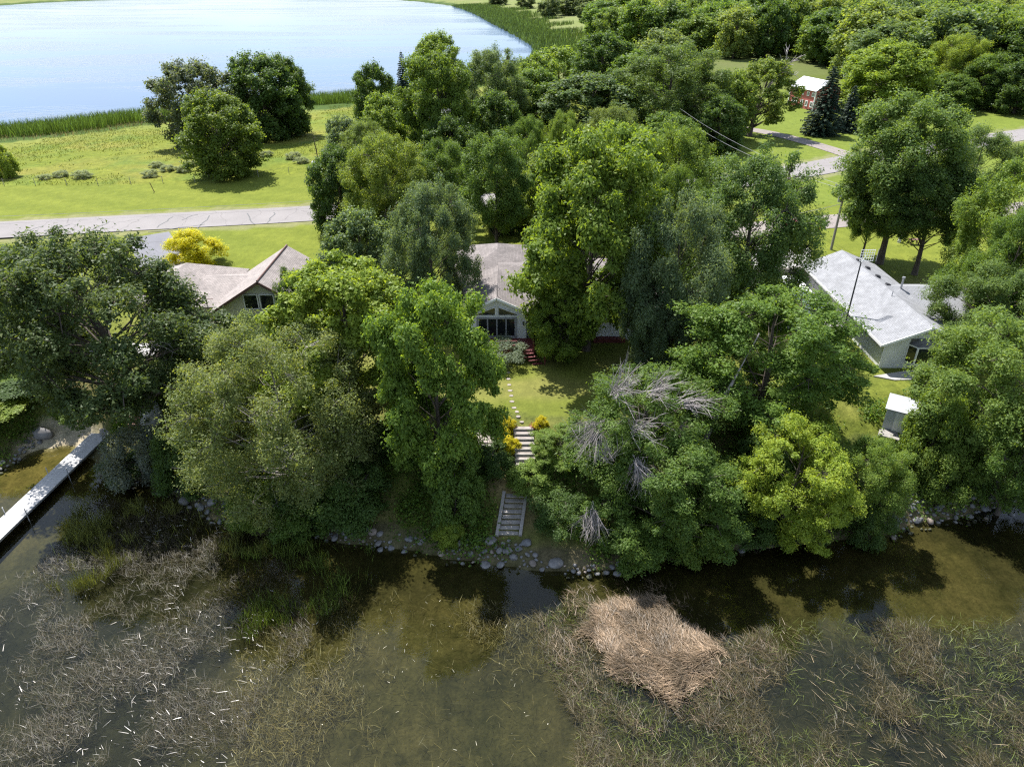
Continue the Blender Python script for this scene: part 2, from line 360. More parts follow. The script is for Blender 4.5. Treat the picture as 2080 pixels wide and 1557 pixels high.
    at = nt.nodes.new('ShaderNodeAttribute'); at.attribute_name = 'col'
    f1, f2, f3 = noise(nt, 0.9, 6, 0.65), noise(nt, 5.0, 5, 0.7), noise(nt, 0.12, 4, 0.55)
    f4 = noise(nt, 0.8, 6, 0.7, stretch=(2.2, 0.7, 1, 0.5))
    v1 = mixc(nt, 1.0, ramp(nt, f1, [(0.28, (0.55, 0.6, 0.55)), (0.72, (1.35, 1.3, 1.3))]), ramp(nt, f2, [(0.25, (0.6, 0.62, 0.6)), (0.75, (1.35, 1.33, 1.3))]), 'MULTIPLY')
    v2 = mixc(nt, 1.0, v1, ramp(nt, f3, [(0.3, (0.85, 0.9, 0.8)), (0.7, (1.15, 1.1, 1.1))]), 'MULTIPLY')
    v3 = mixc(nt, 0.7, v2, ramp(nt, f4, [(0.3, (0.6, 0.62, 0.55)), (0.7, (1.3, 1.28, 1.2))]), 'MULTIPLY')
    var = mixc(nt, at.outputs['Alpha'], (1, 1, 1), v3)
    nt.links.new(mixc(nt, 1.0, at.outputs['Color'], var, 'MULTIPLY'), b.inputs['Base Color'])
    b.inputs['Roughness'].default_value = 0.95; b.inputs['Specular IOR Level'].default_value = 0.1
    bump(nt, b, f2, 0.7, 0.12); me.materials.append(m)
    return tag(link('ground', me), 'grassy ground running from the lake bed up the bank to the fields', kind='structure')
def quick_mesh(me, V, F):
    V = np.asarray(V, np.float32); F = np.asarray(F, np.int32); k = F.shape[1]
    me.vertices.add(len(V)); me.vertices.foreach_set('co', V.ravel())
    me.loops.add(F.size); me.loops.foreach_set('vertex_index', F.ravel())
    me.polygons.add(len(F)); me.polygons.foreach_set('loop_start', np.arange(0, F.size, k, dtype=np.int32)); me.polygons.foreach_set('loop_total', np.full(len(F), k, np.int32))
    me.update(calc_edges=True)
build_ground()

# water: the shallow lake in front lets its bed show, the far lake is deep and mirrors the sky
def mat_water(name, tint, deep, ripple, rough, r_scale, dist):
    m, nt, b = new_mat(name); out = nt.nodes['Material Output']
    f = noise(nt, r_scale, 5, 0.6, stretch=(1, 1.6, 1, 0.3)); g = noise(nt, 0.012, 5, 0.6, stretch=(0.55, 1.9, 1, -0.2))
    bp = N(nt, 'ShaderNodeBump', Distance=dist); nt.links.new(f, bp.inputs['Height'])
    st = N(nt, 'ShaderNodeMath', operation='MULTIPLY'); nt.links.new(ramp(nt, g, [(0.46, (0.02,) * 3), (0.60, (1,) * 3)]), st.inputs[0]); st.inputs[1].default_value = ripple
    nt.links.new(st.outputs[0], bp.inputs['Strength'])
    fr = N(nt, 'ShaderNodeFresnel', IOR=1.34); nt.links.new(bp.outputs[0], fr.inputs['Normal'])
    gl = N(nt, 'ShaderNodeBsdfGlossy', Roughness=rough); gl.inputs['Color'].default_value = (1, 1, 1, 1); nt.links.new(bp.outputs[0], gl.inputs['Normal'])
    if deep: un = N(nt, 'ShaderNodeBsdfDiffuse'); un.inputs['Color'].default_value = (*tint, 1)
    else: un = N(nt, 'ShaderNodeBsdfTransparent'); un.inputs['Color'].default_value = (*tint, 1)
    ms = nt.nodes.new('ShaderNodeMixShader'); fk = N(nt, 'ShaderNodeMath', operation='MULTIPLY'); nt.links.new(fr.outputs[0], fk.inputs[0]); fk.inputs[1].default_value = 0.68 if deep else 1.0; nt.links.new(fk.outputs[0], ms.inputs[0]); nt.links.new(un.outputs[0], ms.inputs[1]); nt.links.new(gl.outputs[0], ms.inputs[2])
    nt.links.new(ms.outputs[0], out.inputs[0]); return m
mw = MB(); SHp = SH
pts_top = [(x, y + 1.5, 0) for x, y in SH]; pts_bot = [(x, -95, 0) for x, y in SH]
for i in range(len(SH) - 1): mw.poly([pts_bot[i], pts_bot[i + 1], pts_top[i + 1], pts_top[i]])
tag(mw.build('near_lake', mat_water('near_water', (0.79, 0.81, 0.68), False, 0.45, 0.035, 2.2, 0.02)), 'shallow murky green lake water in the foreground', kind='structure')
tag(MB().poly([(-2600, 150, 1.0), (260, 150, 1.0), (600, 2300, 1.0), (-2600, 2300, 1.0)]).build('far_lake', mat_water('far_water', (0.085, 0.125, 0.20), True, 1.0, 0.06, 0.35, 0.20)),
    'pale blue open lake mirroring the clouds beyond the field', kind='structure')

# ------------------------------------------------------------------ roads, drives
def strip(name, line, width, mat, lift=0.05, parent=None):
    line = np.array(line, float); mb = MB(); n = len(line)
    L, Rr = [], []
    w = width if hasattr(width, '__len__') else [width] * n
    for i in range(n):
        d = line[min(i + 1, n - 1)] - line[max(i - 1, 0)]; d = d / np.hypot(*d); p = np.array([-d[1], d[0]]) * w[i] / 2
        L.append(line[i] + p); Rr.append(line[i] - p)
    hL, hR = heights(L), heights(Rr); rows = []
    for i in range(n):
        z = max(hL[i], hR[i]) + lift; rows.append([(*L[i], z), (*Rr[i], z)])
    for a, b2 in zip(rows[:-1], rows[1:]): mb.poly([a[0], a[1], b2[1], b2[0]])
    return mb.build(name, mat, parent)
ro = tag(strip('road', ROAD, 7.6, M['road'], 0.07), 'pale cracked country road crossing behind the houses', kind='structure')
for k, (a, b2) in enumerate([((40, 474), (92, 458)), ((95, 470), (140, 455)), ((190, 466), (226, 449)), ((318, 462), (350, 441)), ((368, 446), (400, 436)), ((400, 462), (428, 438)),
                          ((500, 434), (520, 456)), ((546, 452), (558, 431)), ((300, 471), (420, 455)), ((0, 478), (110, 473))]):
    A, B = G(*a, 4.88), G(*b2, 4.88); pts = [A.lerp(B, t) + Vector((random.uniform(-.25, .25), random.uniform(-.25, .25), 0)) for t in np.linspace(0, 1, 6)]
    strip('tar_seam', [p[:2] for p in pts], 0.16, M['tar'], 0.085, ro)
def gline(pxs, z=4.8, n=2): return smooth_line([G(x, y, z)[:2] for x, y in pxs], n)
tag(strip('drive', gline([(300, 478), (318, 505), (332, 535), (352, 556), (400, 562), (520, 558)]), 5.2, M['asphalt'], 0.06), 'grey asphalt driveway curving in beside the yellow tree', kind='structure')
tag(strip('frontage_drive', gline([(1330, 500), (1450, 480), (1560, 462), (1690, 449), (1900, 436), (2060, 425), (2300, 405)]), 5.4, M['track'], 0.06), 'pale paved lane behind the white house', kind='structure')
tag(strip('farm_track', gline([(1480, 255), (1555, 267), (1620, 283), (1690, 303), (1745, 322)]), 4.0, M['track'], 0.06), 'gravel track leading past the spruces to the road', kind='structure')
tag(strip('cottage_drive', gline([(560, 440), (680, 434), (770, 436), (830, 445)]), 5.0, M['track'], 0.06), 'pale driveway glimpsed between trees behind the cottage', kind='structure')
tag(strip('yard_drive', gline([(1585, 500), (1590, 560), (1600, 620), (1640, 670)], 4.7), 7.0, M['concrete'], 0.05), 'bright concrete yard beside the white house', kind='structure')
tag(strip('turning_area', gline([(760, 238), (900, 232), (1040, 224), (1130, 216)], 4.0), 14.0, M['asphalt'], 0.06), 'grey paved yard glimpsed under the trees across the road', kind='structure')

# ------------------------------------------------------------------ foliage tools
def leaf_mesh(name, Cn, Nn, size, aspect, rg, mat, vv=None, droop=0.0, tri=False):
    n = len(Cn); Nn = Nn / (np.linalg.norm(Nn, axis=1, keepdims=True) + 1e-9)
    t = rg.normal(size=(n, 3)); t[:, 2] -= droop; t -= (t * Nn).sum(1, keepdims=True) * Nn; t /= np.linalg.norm(t, axis=1, keepdims=True) + 1e-9
    s = np.cross(Nn, t); L = size * rg.uniform(0.5, 1.45, (n, 1)); Wd = L * aspect * rg.uniform(0.8, 1.2, (n, 1))
    a = Cn - t * L * 0.5; c = Cn + t * L * 0.5; m0 = Cn - t * L * 0.05
    b = m0 + s * Wd * 0.5 + Nn * L * 0.12; d = m0 - s * Wd * 0.5 + Nn * L * 0.12
    if tri:
        V = np.stack([a + s * Wd * .42, c, a - s * Wd * .42 + Nn * L * .1], 1).reshape(-1, 3); F = np.arange(3 * n).reshape(n, 3)
    else:
        V = np.stack([a, b, c, d], 1).reshape(-1, 3); F = np.arange(4 * n).reshape(n, 4)
    me = bpy.data.meshes.new(name); quick_mesh(me, V, F); me.materials.append(mat)
    at = me.attributes.new('v', 'FLOAT', 'FACE'); at.data.foreach_set('value', (rg.uniform(0, 1, n) if vv is None else vv).astype(np.float32)); return me
def sph(rg, n):
    v = rg.normal(size=(n, 3)); return v / np.linalg.norm(v, axis=1, keepdims=True)
def clump_leaves(rg, centres, radii, nl, flat=0.6, upbias=0.55):
    k = len(centres); D = sph(rg, k * nl); D[:, 2] = D[:, 2] * 0.95 + 0.12
    r = rg.uniform(0.25, 1.0, (k * nl, 1)) ** 0.6; rad = np.repeat(radii, nl)[:, None]
    r = np.where(rg.uniform(size=r.shape) < .16, rg.uniform(.95, 1.55, r.shape), r)
    off = D * r * rad; off[:, 2] *= flat
    Cn = np.repeat(centres, nl, 0) + off; Nn = D * 0.55 + np.array([0, 0, upbias]) + rg.normal(size=D.shape) * 0.42
    base = np.repeat(rg.uniform(0, 0.35, k), nl); return Cn, Nn, np.clip(base + rg.uniform(0, 0.65, k * nl), 0, 1)
def bough_points(rg, H, Rr, tb, tc, nb, jit=0.25, inner=0.45, topr=0.0):
    out = []
    for i in range(nb):
        t = tb + (1 - tb) * ((i + rg.uniform(0, 1)) / nb) ** 1.05
        w = (t - tc) / ((1.0 - tc) if t > tc else (tc - tb + 0.06)); e = math.sqrt(max(0.0, 1 - w * w)) * (1 - topr) + topr * (1 - max(0, w))
        a = i * 2.39996 + rg.uniform(-0.5, 0.5); r = e * Rr * (inner * .8 + (0.95 - inner * .8) * rg.uniform(0, 1) ** 0.55)
        out.append((math.cos(a) * r, math.sin(a) * r, t * H * 0.95))
    return np.array(out)
def make_tree(name, seed, H=14, Rr=6, tb=0.2, tc=0.55, nb=44, ns=9, nl=105, leaf=0.24, asp=0.68, br=1.55, cr=0.78, flat=0.6, trunk=0.32, lean=(0, 0), inner=0.45,
              twig=0.03, droop=0.0, topr=0.0, mat='leaf', twigs_out=0, bark='bark'):
    rg = np.random.default_rng(seed)
    B = bough_points(rg, H, Rr, tb, tc, nb, inner=inner, topr=topr)
    B[:, 0] += lean[0] * (B[:, 2] / H); B[:, 1] += lean[1] * (B[:, 2] / H)
    S = []; own = []
    for i, b in enumerate(B):
        o = sph(rg, ns) * rg.uniform(0.35, 1.0, (ns, 1)) * br * rg.uniform(0.7, 1.25); o[:, 2] *= 0.95
        out = np.array([b[0], b[1], 0]); out = out / (np.linalg.norm(out) + 1e-6); o += out * br * 0.3; o[:, 2] -= droop * np.linalg.norm(o[:, :2], axis=1)
        S.append(b + o); own += [i] * ns
    S = np.vstack(S); rad = cr * 1.08 * rg.uniform(0.55, 1.3, len(S)); fine = leaf <= .28; nl = int(nl * (2.5 if fine and H > 7 else 2.0 if fine else 1.35)); leaf *= .88 if fine else 1; asp *= 1.2 if fine else 1
    C, Nn, v = clump_leaves(rg, S, rad, nl, min(1.0, flat * 1.35))
    keep = C[:, 2] > 0.15; C, Nn, v = C[keep], Nn[keep], v[keep]
    crown = leaf_mesh(name + '_crown', C, Nn, leaf * 1.08, asp, rg, M[mat], v, droop * 2, tri=fine)
    mb = MB(); tp = [Vector((lean[0] * t + 0.12 * math.sin(5 * t + seed), lean[1] * t + 0.12 * math.cos(4 * t + seed), H * 0.86 * t - 0.3 * (t == 0))) for t in np.linspace(0, 1, 9)]
    mb.tube(tp, [trunk * (1.35 if i == 0 else 1) * (1 - 0.88 * i / 8) + 0.02 for i in range(9)], 8)
    for i, b in enumerate(B):
        b = Vector(b); t0 = max(0.12, min(0.9, (b.z / (H * 0.86)) - 0.16 - 0.25 * math.hypot(b.x, b.y) / H)); k = t0 * 8; j = int(k); p0 = tp[j].lerp(tp[min(j + 1, 8)], k - j)
        mid = p0.lerp(b, 0.5) + Vector((rg.uniform(-.3, .3), rg.uniform(-.3, .3), 0.05 * H * rg.uniform(-.2, .5)))
        r0 = trunk * (1 - 0.88 * t0) * 0.34; mb.tube([p0, mid, b], [r0, r0 * 0.6, r0 * 0.3], 5, False)
    for i, s in zip(own, S):
        mb.tube([Vector(B[i]), Vector(B[i]).lerp(Vector(s), 0.55) + Vector((0, 0, .12)), Vector(s)], [twig * 1.4, twig, twig * 0.5], 3, False)
        if twigs_out:
            for _ in range(twigs_out):
                d = Vector(sph(rg, 1)[0]); d.z = abs(d.z) * 0.7; mb.tube([Vector(s), Vector(s) + d * rg.uniform(0.4, 1.1)], [twig * 0.7, twig * 0.3], 3, False)
    rr = np.hypot(C[:, 0] - lean[0] * .55, C[:, 1] - lean[1] * .55)
    return dict(crown=crown, trunk=mb.mesh(name + '_trunk', M[bark], True), H=float(np.percentile(C[:, 2], 99.6)), R=float(np.percentile(rr, 97)) * .9)
def make_spruce(name, seed, H=16, Rr=3.6):
    rg = np.random.default_rng(seed); Cs, Ns, vs_ = [], [], []; mb = MB().tube([(0, 0, -0.3), (0, 0, H * 0.5), (0, 0, H)], [0.25, 0.16, 0.02], 7)
    tiers = 30
    for i in range(tiers):
        t = i / tiers; z = 0.5 + (H - 0.7) * t; L = Rr * (1 - t) ** 0.85 * rg.uniform(0.85, 1.1) + 0.15; nbr = int(13 - 7 * t)
        for k in range(nbr):
            a = 2 * math.pi * (k + rg.uniform(-.3, .3)) / nbr + i; l = L * rg.uniform(0.75, 1.1); n = int(14 + 42 * l); u = rg.uniform(0.1, 1, n) ** 0.75
            px = u * l; pz = z - 0.28 * px + 0.10 * px * px / max(l, .3) + rg.normal(0, 0.05, n); w = rg.normal(0, 0.16, n) * (1.15 - u) * l * 0.6
            x = np.cos(a) * px - np.sin(a) * w; y = np.sin(a) * px + np.cos(a) * w
            Cs.append(np.column_stack([x, y, pz - np.abs(rg.normal(0, 0.10, n))])); Ns.append(np.column_stack([np.cos(a) * .5 * np.ones(n), np.sin(a) * .5 * np.ones(n), np.ones(n)]) + rg.normal(size=(n, 3)) * .4)
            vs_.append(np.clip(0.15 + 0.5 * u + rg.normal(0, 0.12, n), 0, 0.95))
            mb.tube([(0, 0, z), (math.cos(a) * l * .9, math.sin(a) * l * .9, z - .2 * l)], [0.035, 0.01], 3, False)
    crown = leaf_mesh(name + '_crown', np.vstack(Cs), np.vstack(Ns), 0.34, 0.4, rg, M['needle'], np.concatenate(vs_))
    return dict(crown=crown, trunk=mb.mesh(name + '_trunk', M['bark'], True), H=H, R=Rr)

P = {}
P['maple'] = make_tree('maple', 11, nb=46, ns=9, nl=115, leaf=0.25, asp=0.8, flat=0.5)
P['maple2'] = make_tree('maple2', 12, nb=40, ns=10, nl=120, leaf=0.26, asp=0.8, br=1.8, tb=0.15, tc=0.45, flat=0.5)
P['ash'] = make_tree('ash', 13, nb=50, ns=10, nl=105, leaf=0.21, asp=0.5, cr=0.72, flat=0.75, droop=0.15)
P['ash2'] = make_tree('ash2', 14, nb=38, ns=11, nl=110, leaf=0.21, asp=0.5, cr=0.75, tb=0.25, tc=0.62, flat=0.8, droop=0.1)
P['elder'] = make_tree('elder', 15, nb=34, ns=11, nl=120, leaf=0.23, asp=0.55, br=1.9, cr=0.7, inner=0.3, tb=0.12, tc=0.5, droop=0.2)
P['tall'] = make_tree('tall', 16, H=18, Rr=5, nb=46, ns=9, nl=105, leaf=0.23, asp=0.6, br=1.5, tb=0.3, tc=0.66, flat=0.75)
P['round'] = make_tree('round', 17, nb=60, ns=8, nl=85, leaf=0.30, asp=0.7, br=1.5, cr=0.85, tb=0.06, tc=0.5)
P['far'] = make_tree('far', 18, nb=40, ns=7, nl=50, leaf=0.5, asp=0.7, br=1.7, cr=1.1, tb=0.08, tc=0.5)
P['far2'] = make_tree('far2', 19, nb=36, ns=8, nl=50, leaf=0.5, asp=0.7, br=1.6, cr=1.1, tb=0.08, tc=0.6)
P['far3'] = make_tree('far3', 20, H=15, Rr=5, nb=36, ns=8, nl=50, leaf=0.5, asp=0.6, br=1.6, cr=1.0, tb=0.12, tc=0.66)
P['bush'] = make_tree('bush', 21, H=4, Rr=2.6, tb=0.02, tc=0.4, nb=24, ns=7, nl=85, leaf=0.19, asp=0.6, br=0.8, cr=0.5, trunk=0.08, twig=0.015)
P['bush2'] = make_tree('bush2', 22, H=4, Rr=2.6, tb=0.02, tc=0.45, nb=20, ns=8, nl=75, leaf=0.16, asp=0.5, br=0.85, cr=0.5, trunk=0.07, twig=0.015, flat=0.9)
P['feather'] = make_tree('feather', 23, H=12, Rr=7, tb=0.1, tc=0.5, nb=58, ns=11, nl=95, leaf=0.17, asp=0.5, br=1.6, cr=0.72, flat=0.85, trunk=0.22, twig=0.02, twigs_out=1, bark='dead_wood', inner=0.35)
P['oak'] = make_tree('oak', 24, H=13, Rr=7.2, tb=0.24, tc=0.52, nb=62, ns=9, nl=70, leaf=0.22, asp=0.65, br=1.5, cr=0.66, flat=0.8, trunk=0.5, twig=0.04, twigs_out=1, inner=0.35, lean=(-3.0, 0.3))
P['field_oak'] = make_tree('field_oak', 25, H=15, Rr=8, tb=0.08, tc=0.58, nb=60, ns=9, nl=56, leaf=0.34, asp=0.7, br=1.7, cr=0.8, flat=0.7, trunk=0.6, twig=0.07, inner=0.6)
P['leaning'] = make_tree('leaning', 26, H=12, Rr=6.5, tb=0.15, tc=0.55, nb=40, ns=9, nl=85, leaf=0.2, asp=0.5, br=1.5, cr=0.66, trunk=0.4, twig=0.035, twigs_out=1, lean=(-0.8, -0.6), droop=0.25)
P['golden'] = make_tree('golden', 27, H=6, Rr=3, tb=0.08, tc=0.45, nb=34, ns=8, nl=60, leaf=0.22, asp=0.42, br=0.85, cr=0.5, trunk=0.1, twig=0.02, topr=0.5, flat=1.0)
P['tall2'] = make_tree('tall2', 36, H=16, Rr=6, nb=44, ns=9, nl=100, leaf=0.23, asp=0.6, br=1.5, tb=0.42, tc=0.7, flat=0.75)
P['spruce'] = make_spruce('spruce', 31)
P['snag'] = make_tree('snag', 28, H=17, Rr=7, tb=0.24, tc=0.5, nb=34, ns=8, nl=80, leaf=0.34, asp=0.7, br=1.7, cr=0.8, trunk=0.55, twig=0.05, lean=(2.5, 0), inner=0.35)

G_DK, G_MD, G_LT, G_YL, G_SV, G_OAK, G_GRY = (0.042, 0.072, 0.016), (0.060, 0.098, 0.018), (0.085, 0.125, 0.022), (0.108, 0.145, 0.02), (0.070, 0.100, 0.045), (0.042, 0.066, 0.026), (0.095, 0.118, 0.035)
LEAF_GAIN = 1.75
def put_tree(p, x, y, h, r, name, label, tint, group=None, rot=None, cat='tree', z=None, parts=True):
    p = P[p] if isinstance(p, str) else p
    e = thing(name, (x, y, gz(x, y) - 0.05 if z is None else z), label, cat, group)
    e.rotation_euler = (0, 0, random.uniform(0, 6.28) if rot is None else rot); e.scale = (r / p['R'], r / p['R'], h / p['H'])
    for nm in ('trunk', 'crown'):
        o = bpy.data.objects.new(nm if cat == 'tree' else {'trunk': 'stems', 'crown': 'foliage'}[nm], p[nm]); col.objects.link(o); o.parent = e
        k = random.uniform(0.93, 1.07) * (LEAF_GAIN if tint[0] < .25 and tint[0] != .3 else 1.0); o.color = (tint[0] * k * 1.06, tint[1] * k, tint[2] * k * 1.25, 1)
    return e
def T(p, x0, y0, x1, y1, Y, tint, name, label, group=None, rot=None, cat='tree'):
    ztop = ZY(y0, Y); zt = (ztop + 4) / 2; zmid = ztop * 0.6 + 2
    x = W((x0 + x1) / 2, Y, zmid); r = (x1 - x0) / 2 / FPX * (Y * CP + (CAM_Z - zmid) * SP)
    g = gz(x, Y); return put_tree(p, x, Y, max(ztop - g, 1.0) * 0.98, r * 1.02, name, label, tint, group, rot, cat)

# ------------------------------------------------------------------ houses
def add_uv(o):
    me = o.data; uv = me.uv_layers.new(name='UVMap')
    for p in me.polygons:
        n = p.normal; t = Vector((0, 0, 1)).cross(n)
        t = t.normalized() if t.length > 0.05 else Vector((1, 0, 0)); v = n.cross(t)
        for li in p.loop_indices:
            c = me.vertices[me.loops[li].vertex_index].co; uv.data[li].uv = (c.dot(t), c.dot(v))
    return o
def slab(mb, pts, th):
    a, b2, c = Vector(pts[0]), Vector(pts[1]), Vector(pts[2]); n = (b2 - a).cross(c - b2).normalized()
    if n.z < 0: pts = pts[::-1]; n = -n
    lo = [Vector(p) - n * th for p in pts]; k = len(pts); s = len(mb.v)
    mb.v += [tuple(p) for p in pts] + [tuple(p) for p in lo]; mb.f.append(tuple(s + i for i in range(k))); mb.f.append(tuple(s + k + i for i in reversed(range(k))))
    for i in range(k): j = (i + 1) % k; mb.f.append((s + i, s + k + i, s + k + j, s + j))
def gable(parent, name, ax, c0, c1, s0, s1, ze, zr, mat, th=0.16):
    """ridge along ax from c0 to c1; eaves at s0 and s1 on the other axis"""
    m = (s0 + s1) / 2; f = (lambda c, s, z: (s, c, z)) if ax == 'y' else (lambda c, s, z: (c, s, z)); mb = MB()
    for s in (s0, s1): slab(mb, [f(c0, s, ze), f(c1, s, ze), f(c1, m, zr), f(c0, m, zr)], th)
    return add_uv(mb.build(name, mat, parent))
def hip(parent, name, x0, x1, y0, y1, ze, zr, mat, k=0.5, th=0.16):
    mb = MB(); w, l = x1 - x0, y1 - y0
    if w > l: a, b2 = (x0 + l * k, (y0 + y1) / 2, zr), (x1 - l * k, (y0 + y1) / 2, zr)
    else: a, b2 = ((x0 + x1) / 2, y0 + w * k, zr), ((x0 + x1) / 2, y1 - w * k, zr)
    q = [(x0, y0, ze), (x1, y0, ze), (x1, y1, ze), (x0, y1, ze)]
    fs = [[q[0], q[1], b2, a], [q[1], q[2], b2], [q[2], q[3], a, b2], [q[3], q[0], a]] if w > l else [[q[0], q[1], a], [q[1], q[2], b2, a], [q[2], q[3], b2], [q[3], q[0], a, b2]]
    for f in fs: slab(mb, f, th)
    return add_uv(mb.build(name, mat, parent))
def walls(parent, x0, x1, y0, y1, z0, ze, mat, gab=None, zr=None, name='wall'):
    """house body; gab = 'y-','y+','x-','x+' sides that rise to a gable point"""
    mb = MB(); xm, ym = (x0 + x1) / 2, (y0 + y1) / 2; gab = gab or ''
    for key, a, b2, m in (('y-', (x0, y0), (x1, y0), (xm, y0)), ('x+', (x1, y0), (x1, y1), (x1, ym)), ('y+', (x1, y1), (x0, y1), (xm, y1)), ('x-', (x0, y1), (x0, y0), (x0, ym))):
        pts = [(*a, z0), (*b2, z0), (*b2, ze)] + ([(*m, zr)] if key in gab else []) + [(*a, ze)]
        mb.poly(pts)
    return mb.build(name, mat, parent)
def obox(mb, o, r, n, u0, u1, z0, z1, d0, d1):
    o, r, n = Vector(o), Vector(r), Vector(n); q = [o + r * u + n * d for u, d in ((u0, d1), (u1, d1), (u1, d0), (u0, d0))]
    return mb.hexa([p + Vector((0, 0, z0)) for p in q], [p + Vector((0, 0, z1)) for p in q])
def window(parent, o, r, n, w, h, frame='trim_white', panes=2, name='window', ft=0.09):
    mb = MB()
    for u0, u1, z0, z1 in ((-w / 2, w / 2, 0, ft), (-w / 2, w / 2, h - ft, h), (-w / 2, -w / 2 + ft, ft, h - ft), (w / 2 - ft, w / 2, ft, h - ft)): obox(mb, o, r, n, u0, u1, z0, z1, 0.003, 0.10)
    pw = (w - 2 * ft) / panes
    for i in range(1, panes): u = -w / 2 + ft + i * pw; obox(mb, o, r, n, u - ft * .45, u + ft * .45, ft, h - ft, 0.003, 0.09)
    f = mb.build(name, M[frame], parent)
    for i in range(panes):
        g = MB(); u = -w / 2 + ft + i * pw; obox(g, o, r, n, u + ft * .46, u + pw - ft * .46, ft + .003, h - ft - .003, 0.004, 0.045); g.build('pane', M['glass'], f)
    return f
Xv, Yv = Vector((1, 0, 0)), Vector((0, 1, 0))

# --- cottage in the middle
h = thing('cottage', (-1.4, 58.7, 4.6), 'white cottage with brown shingled gable and glass doors in the middle', 'house')
walls(h, -4.05, 1.3, 58.7, 66, 4.3, 8.22, M['siding_white'], 'y-', 9.42)
walls(h, 1.3, 13.6, 60.2, 72, 4.3, 8.0, M['siding_white'], 'x+', 9.45)
walls(h, -5.6, 2.6, 66, 76, 4.3, 8.0, M['siding_white'])
gr = gable(h, 'roof', 'y', 58.2, 66.4, -4.75, 2.0, 8.02, 9.62, M['roof_brown'])
gable(h, 'roof', 'x', -1.4, 14.2, 59.5, 72.9, 7.95, 9.72, M['roof_brown'])
hip(h, 'roof', -6.3, 3.3, 65.4, 76.8, 7.95, 9.95, M['roof_brown'])
mb = MB(); mb.beam((-4.75, 58.17, 7.93), (-1.375, 58.17, 9.53), 0.05, 0.2); mb.beam((2.0, 58.17, 7.93), (-1.375, 58.17, 9.53), 0.05, 0.2); mb.build('bargeboard', M['trim_white'], h)
mb = MB()
f = window(h, (-1.38, 58.69, 5.57), Xv, -Yv, 3.62, 1.95, 'frame_grey', 4, 'patio_door', 0.13)
tw = MB(); ZB, ZT = 7.72, 8.55
for s in (-1, 1):
    a = -1.38 + s * 0.12; b2 = -1.38 + s * 1.95
    fr = MB(); q = [(a, ZB), (b2, ZB), (b2, ZB + 0.10), (a, ZT)]
    for (p0, p1) in zip(q, q[1:] + q[:1]): fr.beam((p0[0], 58.66, p0[1]), (p1[0], 58.66, p1[1]), 0.07, 0.09, up=(0, -1, 0))
    f = fr.build('gable_window', M['trim_white'], h)
    MB().poly([(x, 58.672, z) for x, z in q]).build('pane', M['glass'], f)
window(h, (W(1246, 60.2, 7), 60.19, 6.35), Xv, -Yv, 1.15, 1.1, 'trim_brown', 2)
window(h, (4.6, 60.19, 6.35), Xv, -Yv, 1.5, 1.1, 'trim_brown', 2)
mb = MB(); mb.box(0.98, 1.10, 58.56, 58.68, 7.02, 7.10); mb.tube([(1.04, 58.6, 7.0), (1.04, 58.6, 6.78)], [0.09, 0.05], 6); mb.build('wall_lamp', M['dark_metal'], h)
mb = MB(); mb.box(-1.36, -1.30, 58.75, 58.8, 9.45, 10.4); mb.build('roof_pipe', M['dark_metal'], h)
mb = MB(); mb.box(7.6, 10.6, 59.5, 60.1, 4.3, 4.9); mb.build('planter', M['deck_red'], h)
# deck
dk = thing('wooden_deck', (-1.2, 57, 4.6), 'dark red wooden deck with railing below the glass doors', 'deck')
for i in range(17):
    y = 56.2 + i * 0.147; MB().box(-4.3, 2.0, y, y + 0.138, 5.38, 5.42).build('plank', M['deck_red'], dk)
mb = MB(); mb.box(-4.3, 2.0, 56.18, 56.24, 5.1, 5.376); mb.box(-4.28, -4.22, 56.25, 58.6, 5.1, 5.376); mb.box(1.92, 1.98, 56.25, 58.6, 5.1, 5.376); mb.build('skirt', M['deck_red'], dk)
for x, y in [(-4.2, 56.3), (-2.6, 56.3), (-1.0, 56.3), (0.4, 56.3), (1.9, 56.3), (1.9, 57.4), (2.9, 55.2), (-4.2, 57.4)]:
    MB().box(x - .05, x + .05, y - .05, y + .05, 4.3 if y > 55.5 else 4.2, 6.35 if y > 55.5 else 5.6).build('post', M['deck_red'], dk)
for a, b2 in [((-4.2, 56.3, 6.33), (0.4, 56.3, 6.33)), ((-4.2, 56.3, 5.9), (0.4, 56.3, 5.9)), ((1.9, 56.3, 6.33), (1.9, 58.5, 6.33)), ((1.9, 56.3, 5.9), (1.9, 58.5, 5.9)), ((1.9, 56.3, 6.3), (2.9, 55.2, 5.55)), ((1.9, 56.3, 5.9), (2.9, 55.2, 5.15))]:
    MB().beam(a, b2, 0.09, 0.06).build('rail', M['deck_red'], dk)
for i in range(4):
    t = (i + .5) / 4; MB().beam((0.5 + 1.5 * t, 56.0 - 0.9 * t, 5.25 - 0.85 * t + .1), (1.75 + 1.1 * t, 56.2 - 0.9 * t, 5.25 - 0.85 * t + .1), 0.28, 0.05).build('step', M['deck_red'], dk)

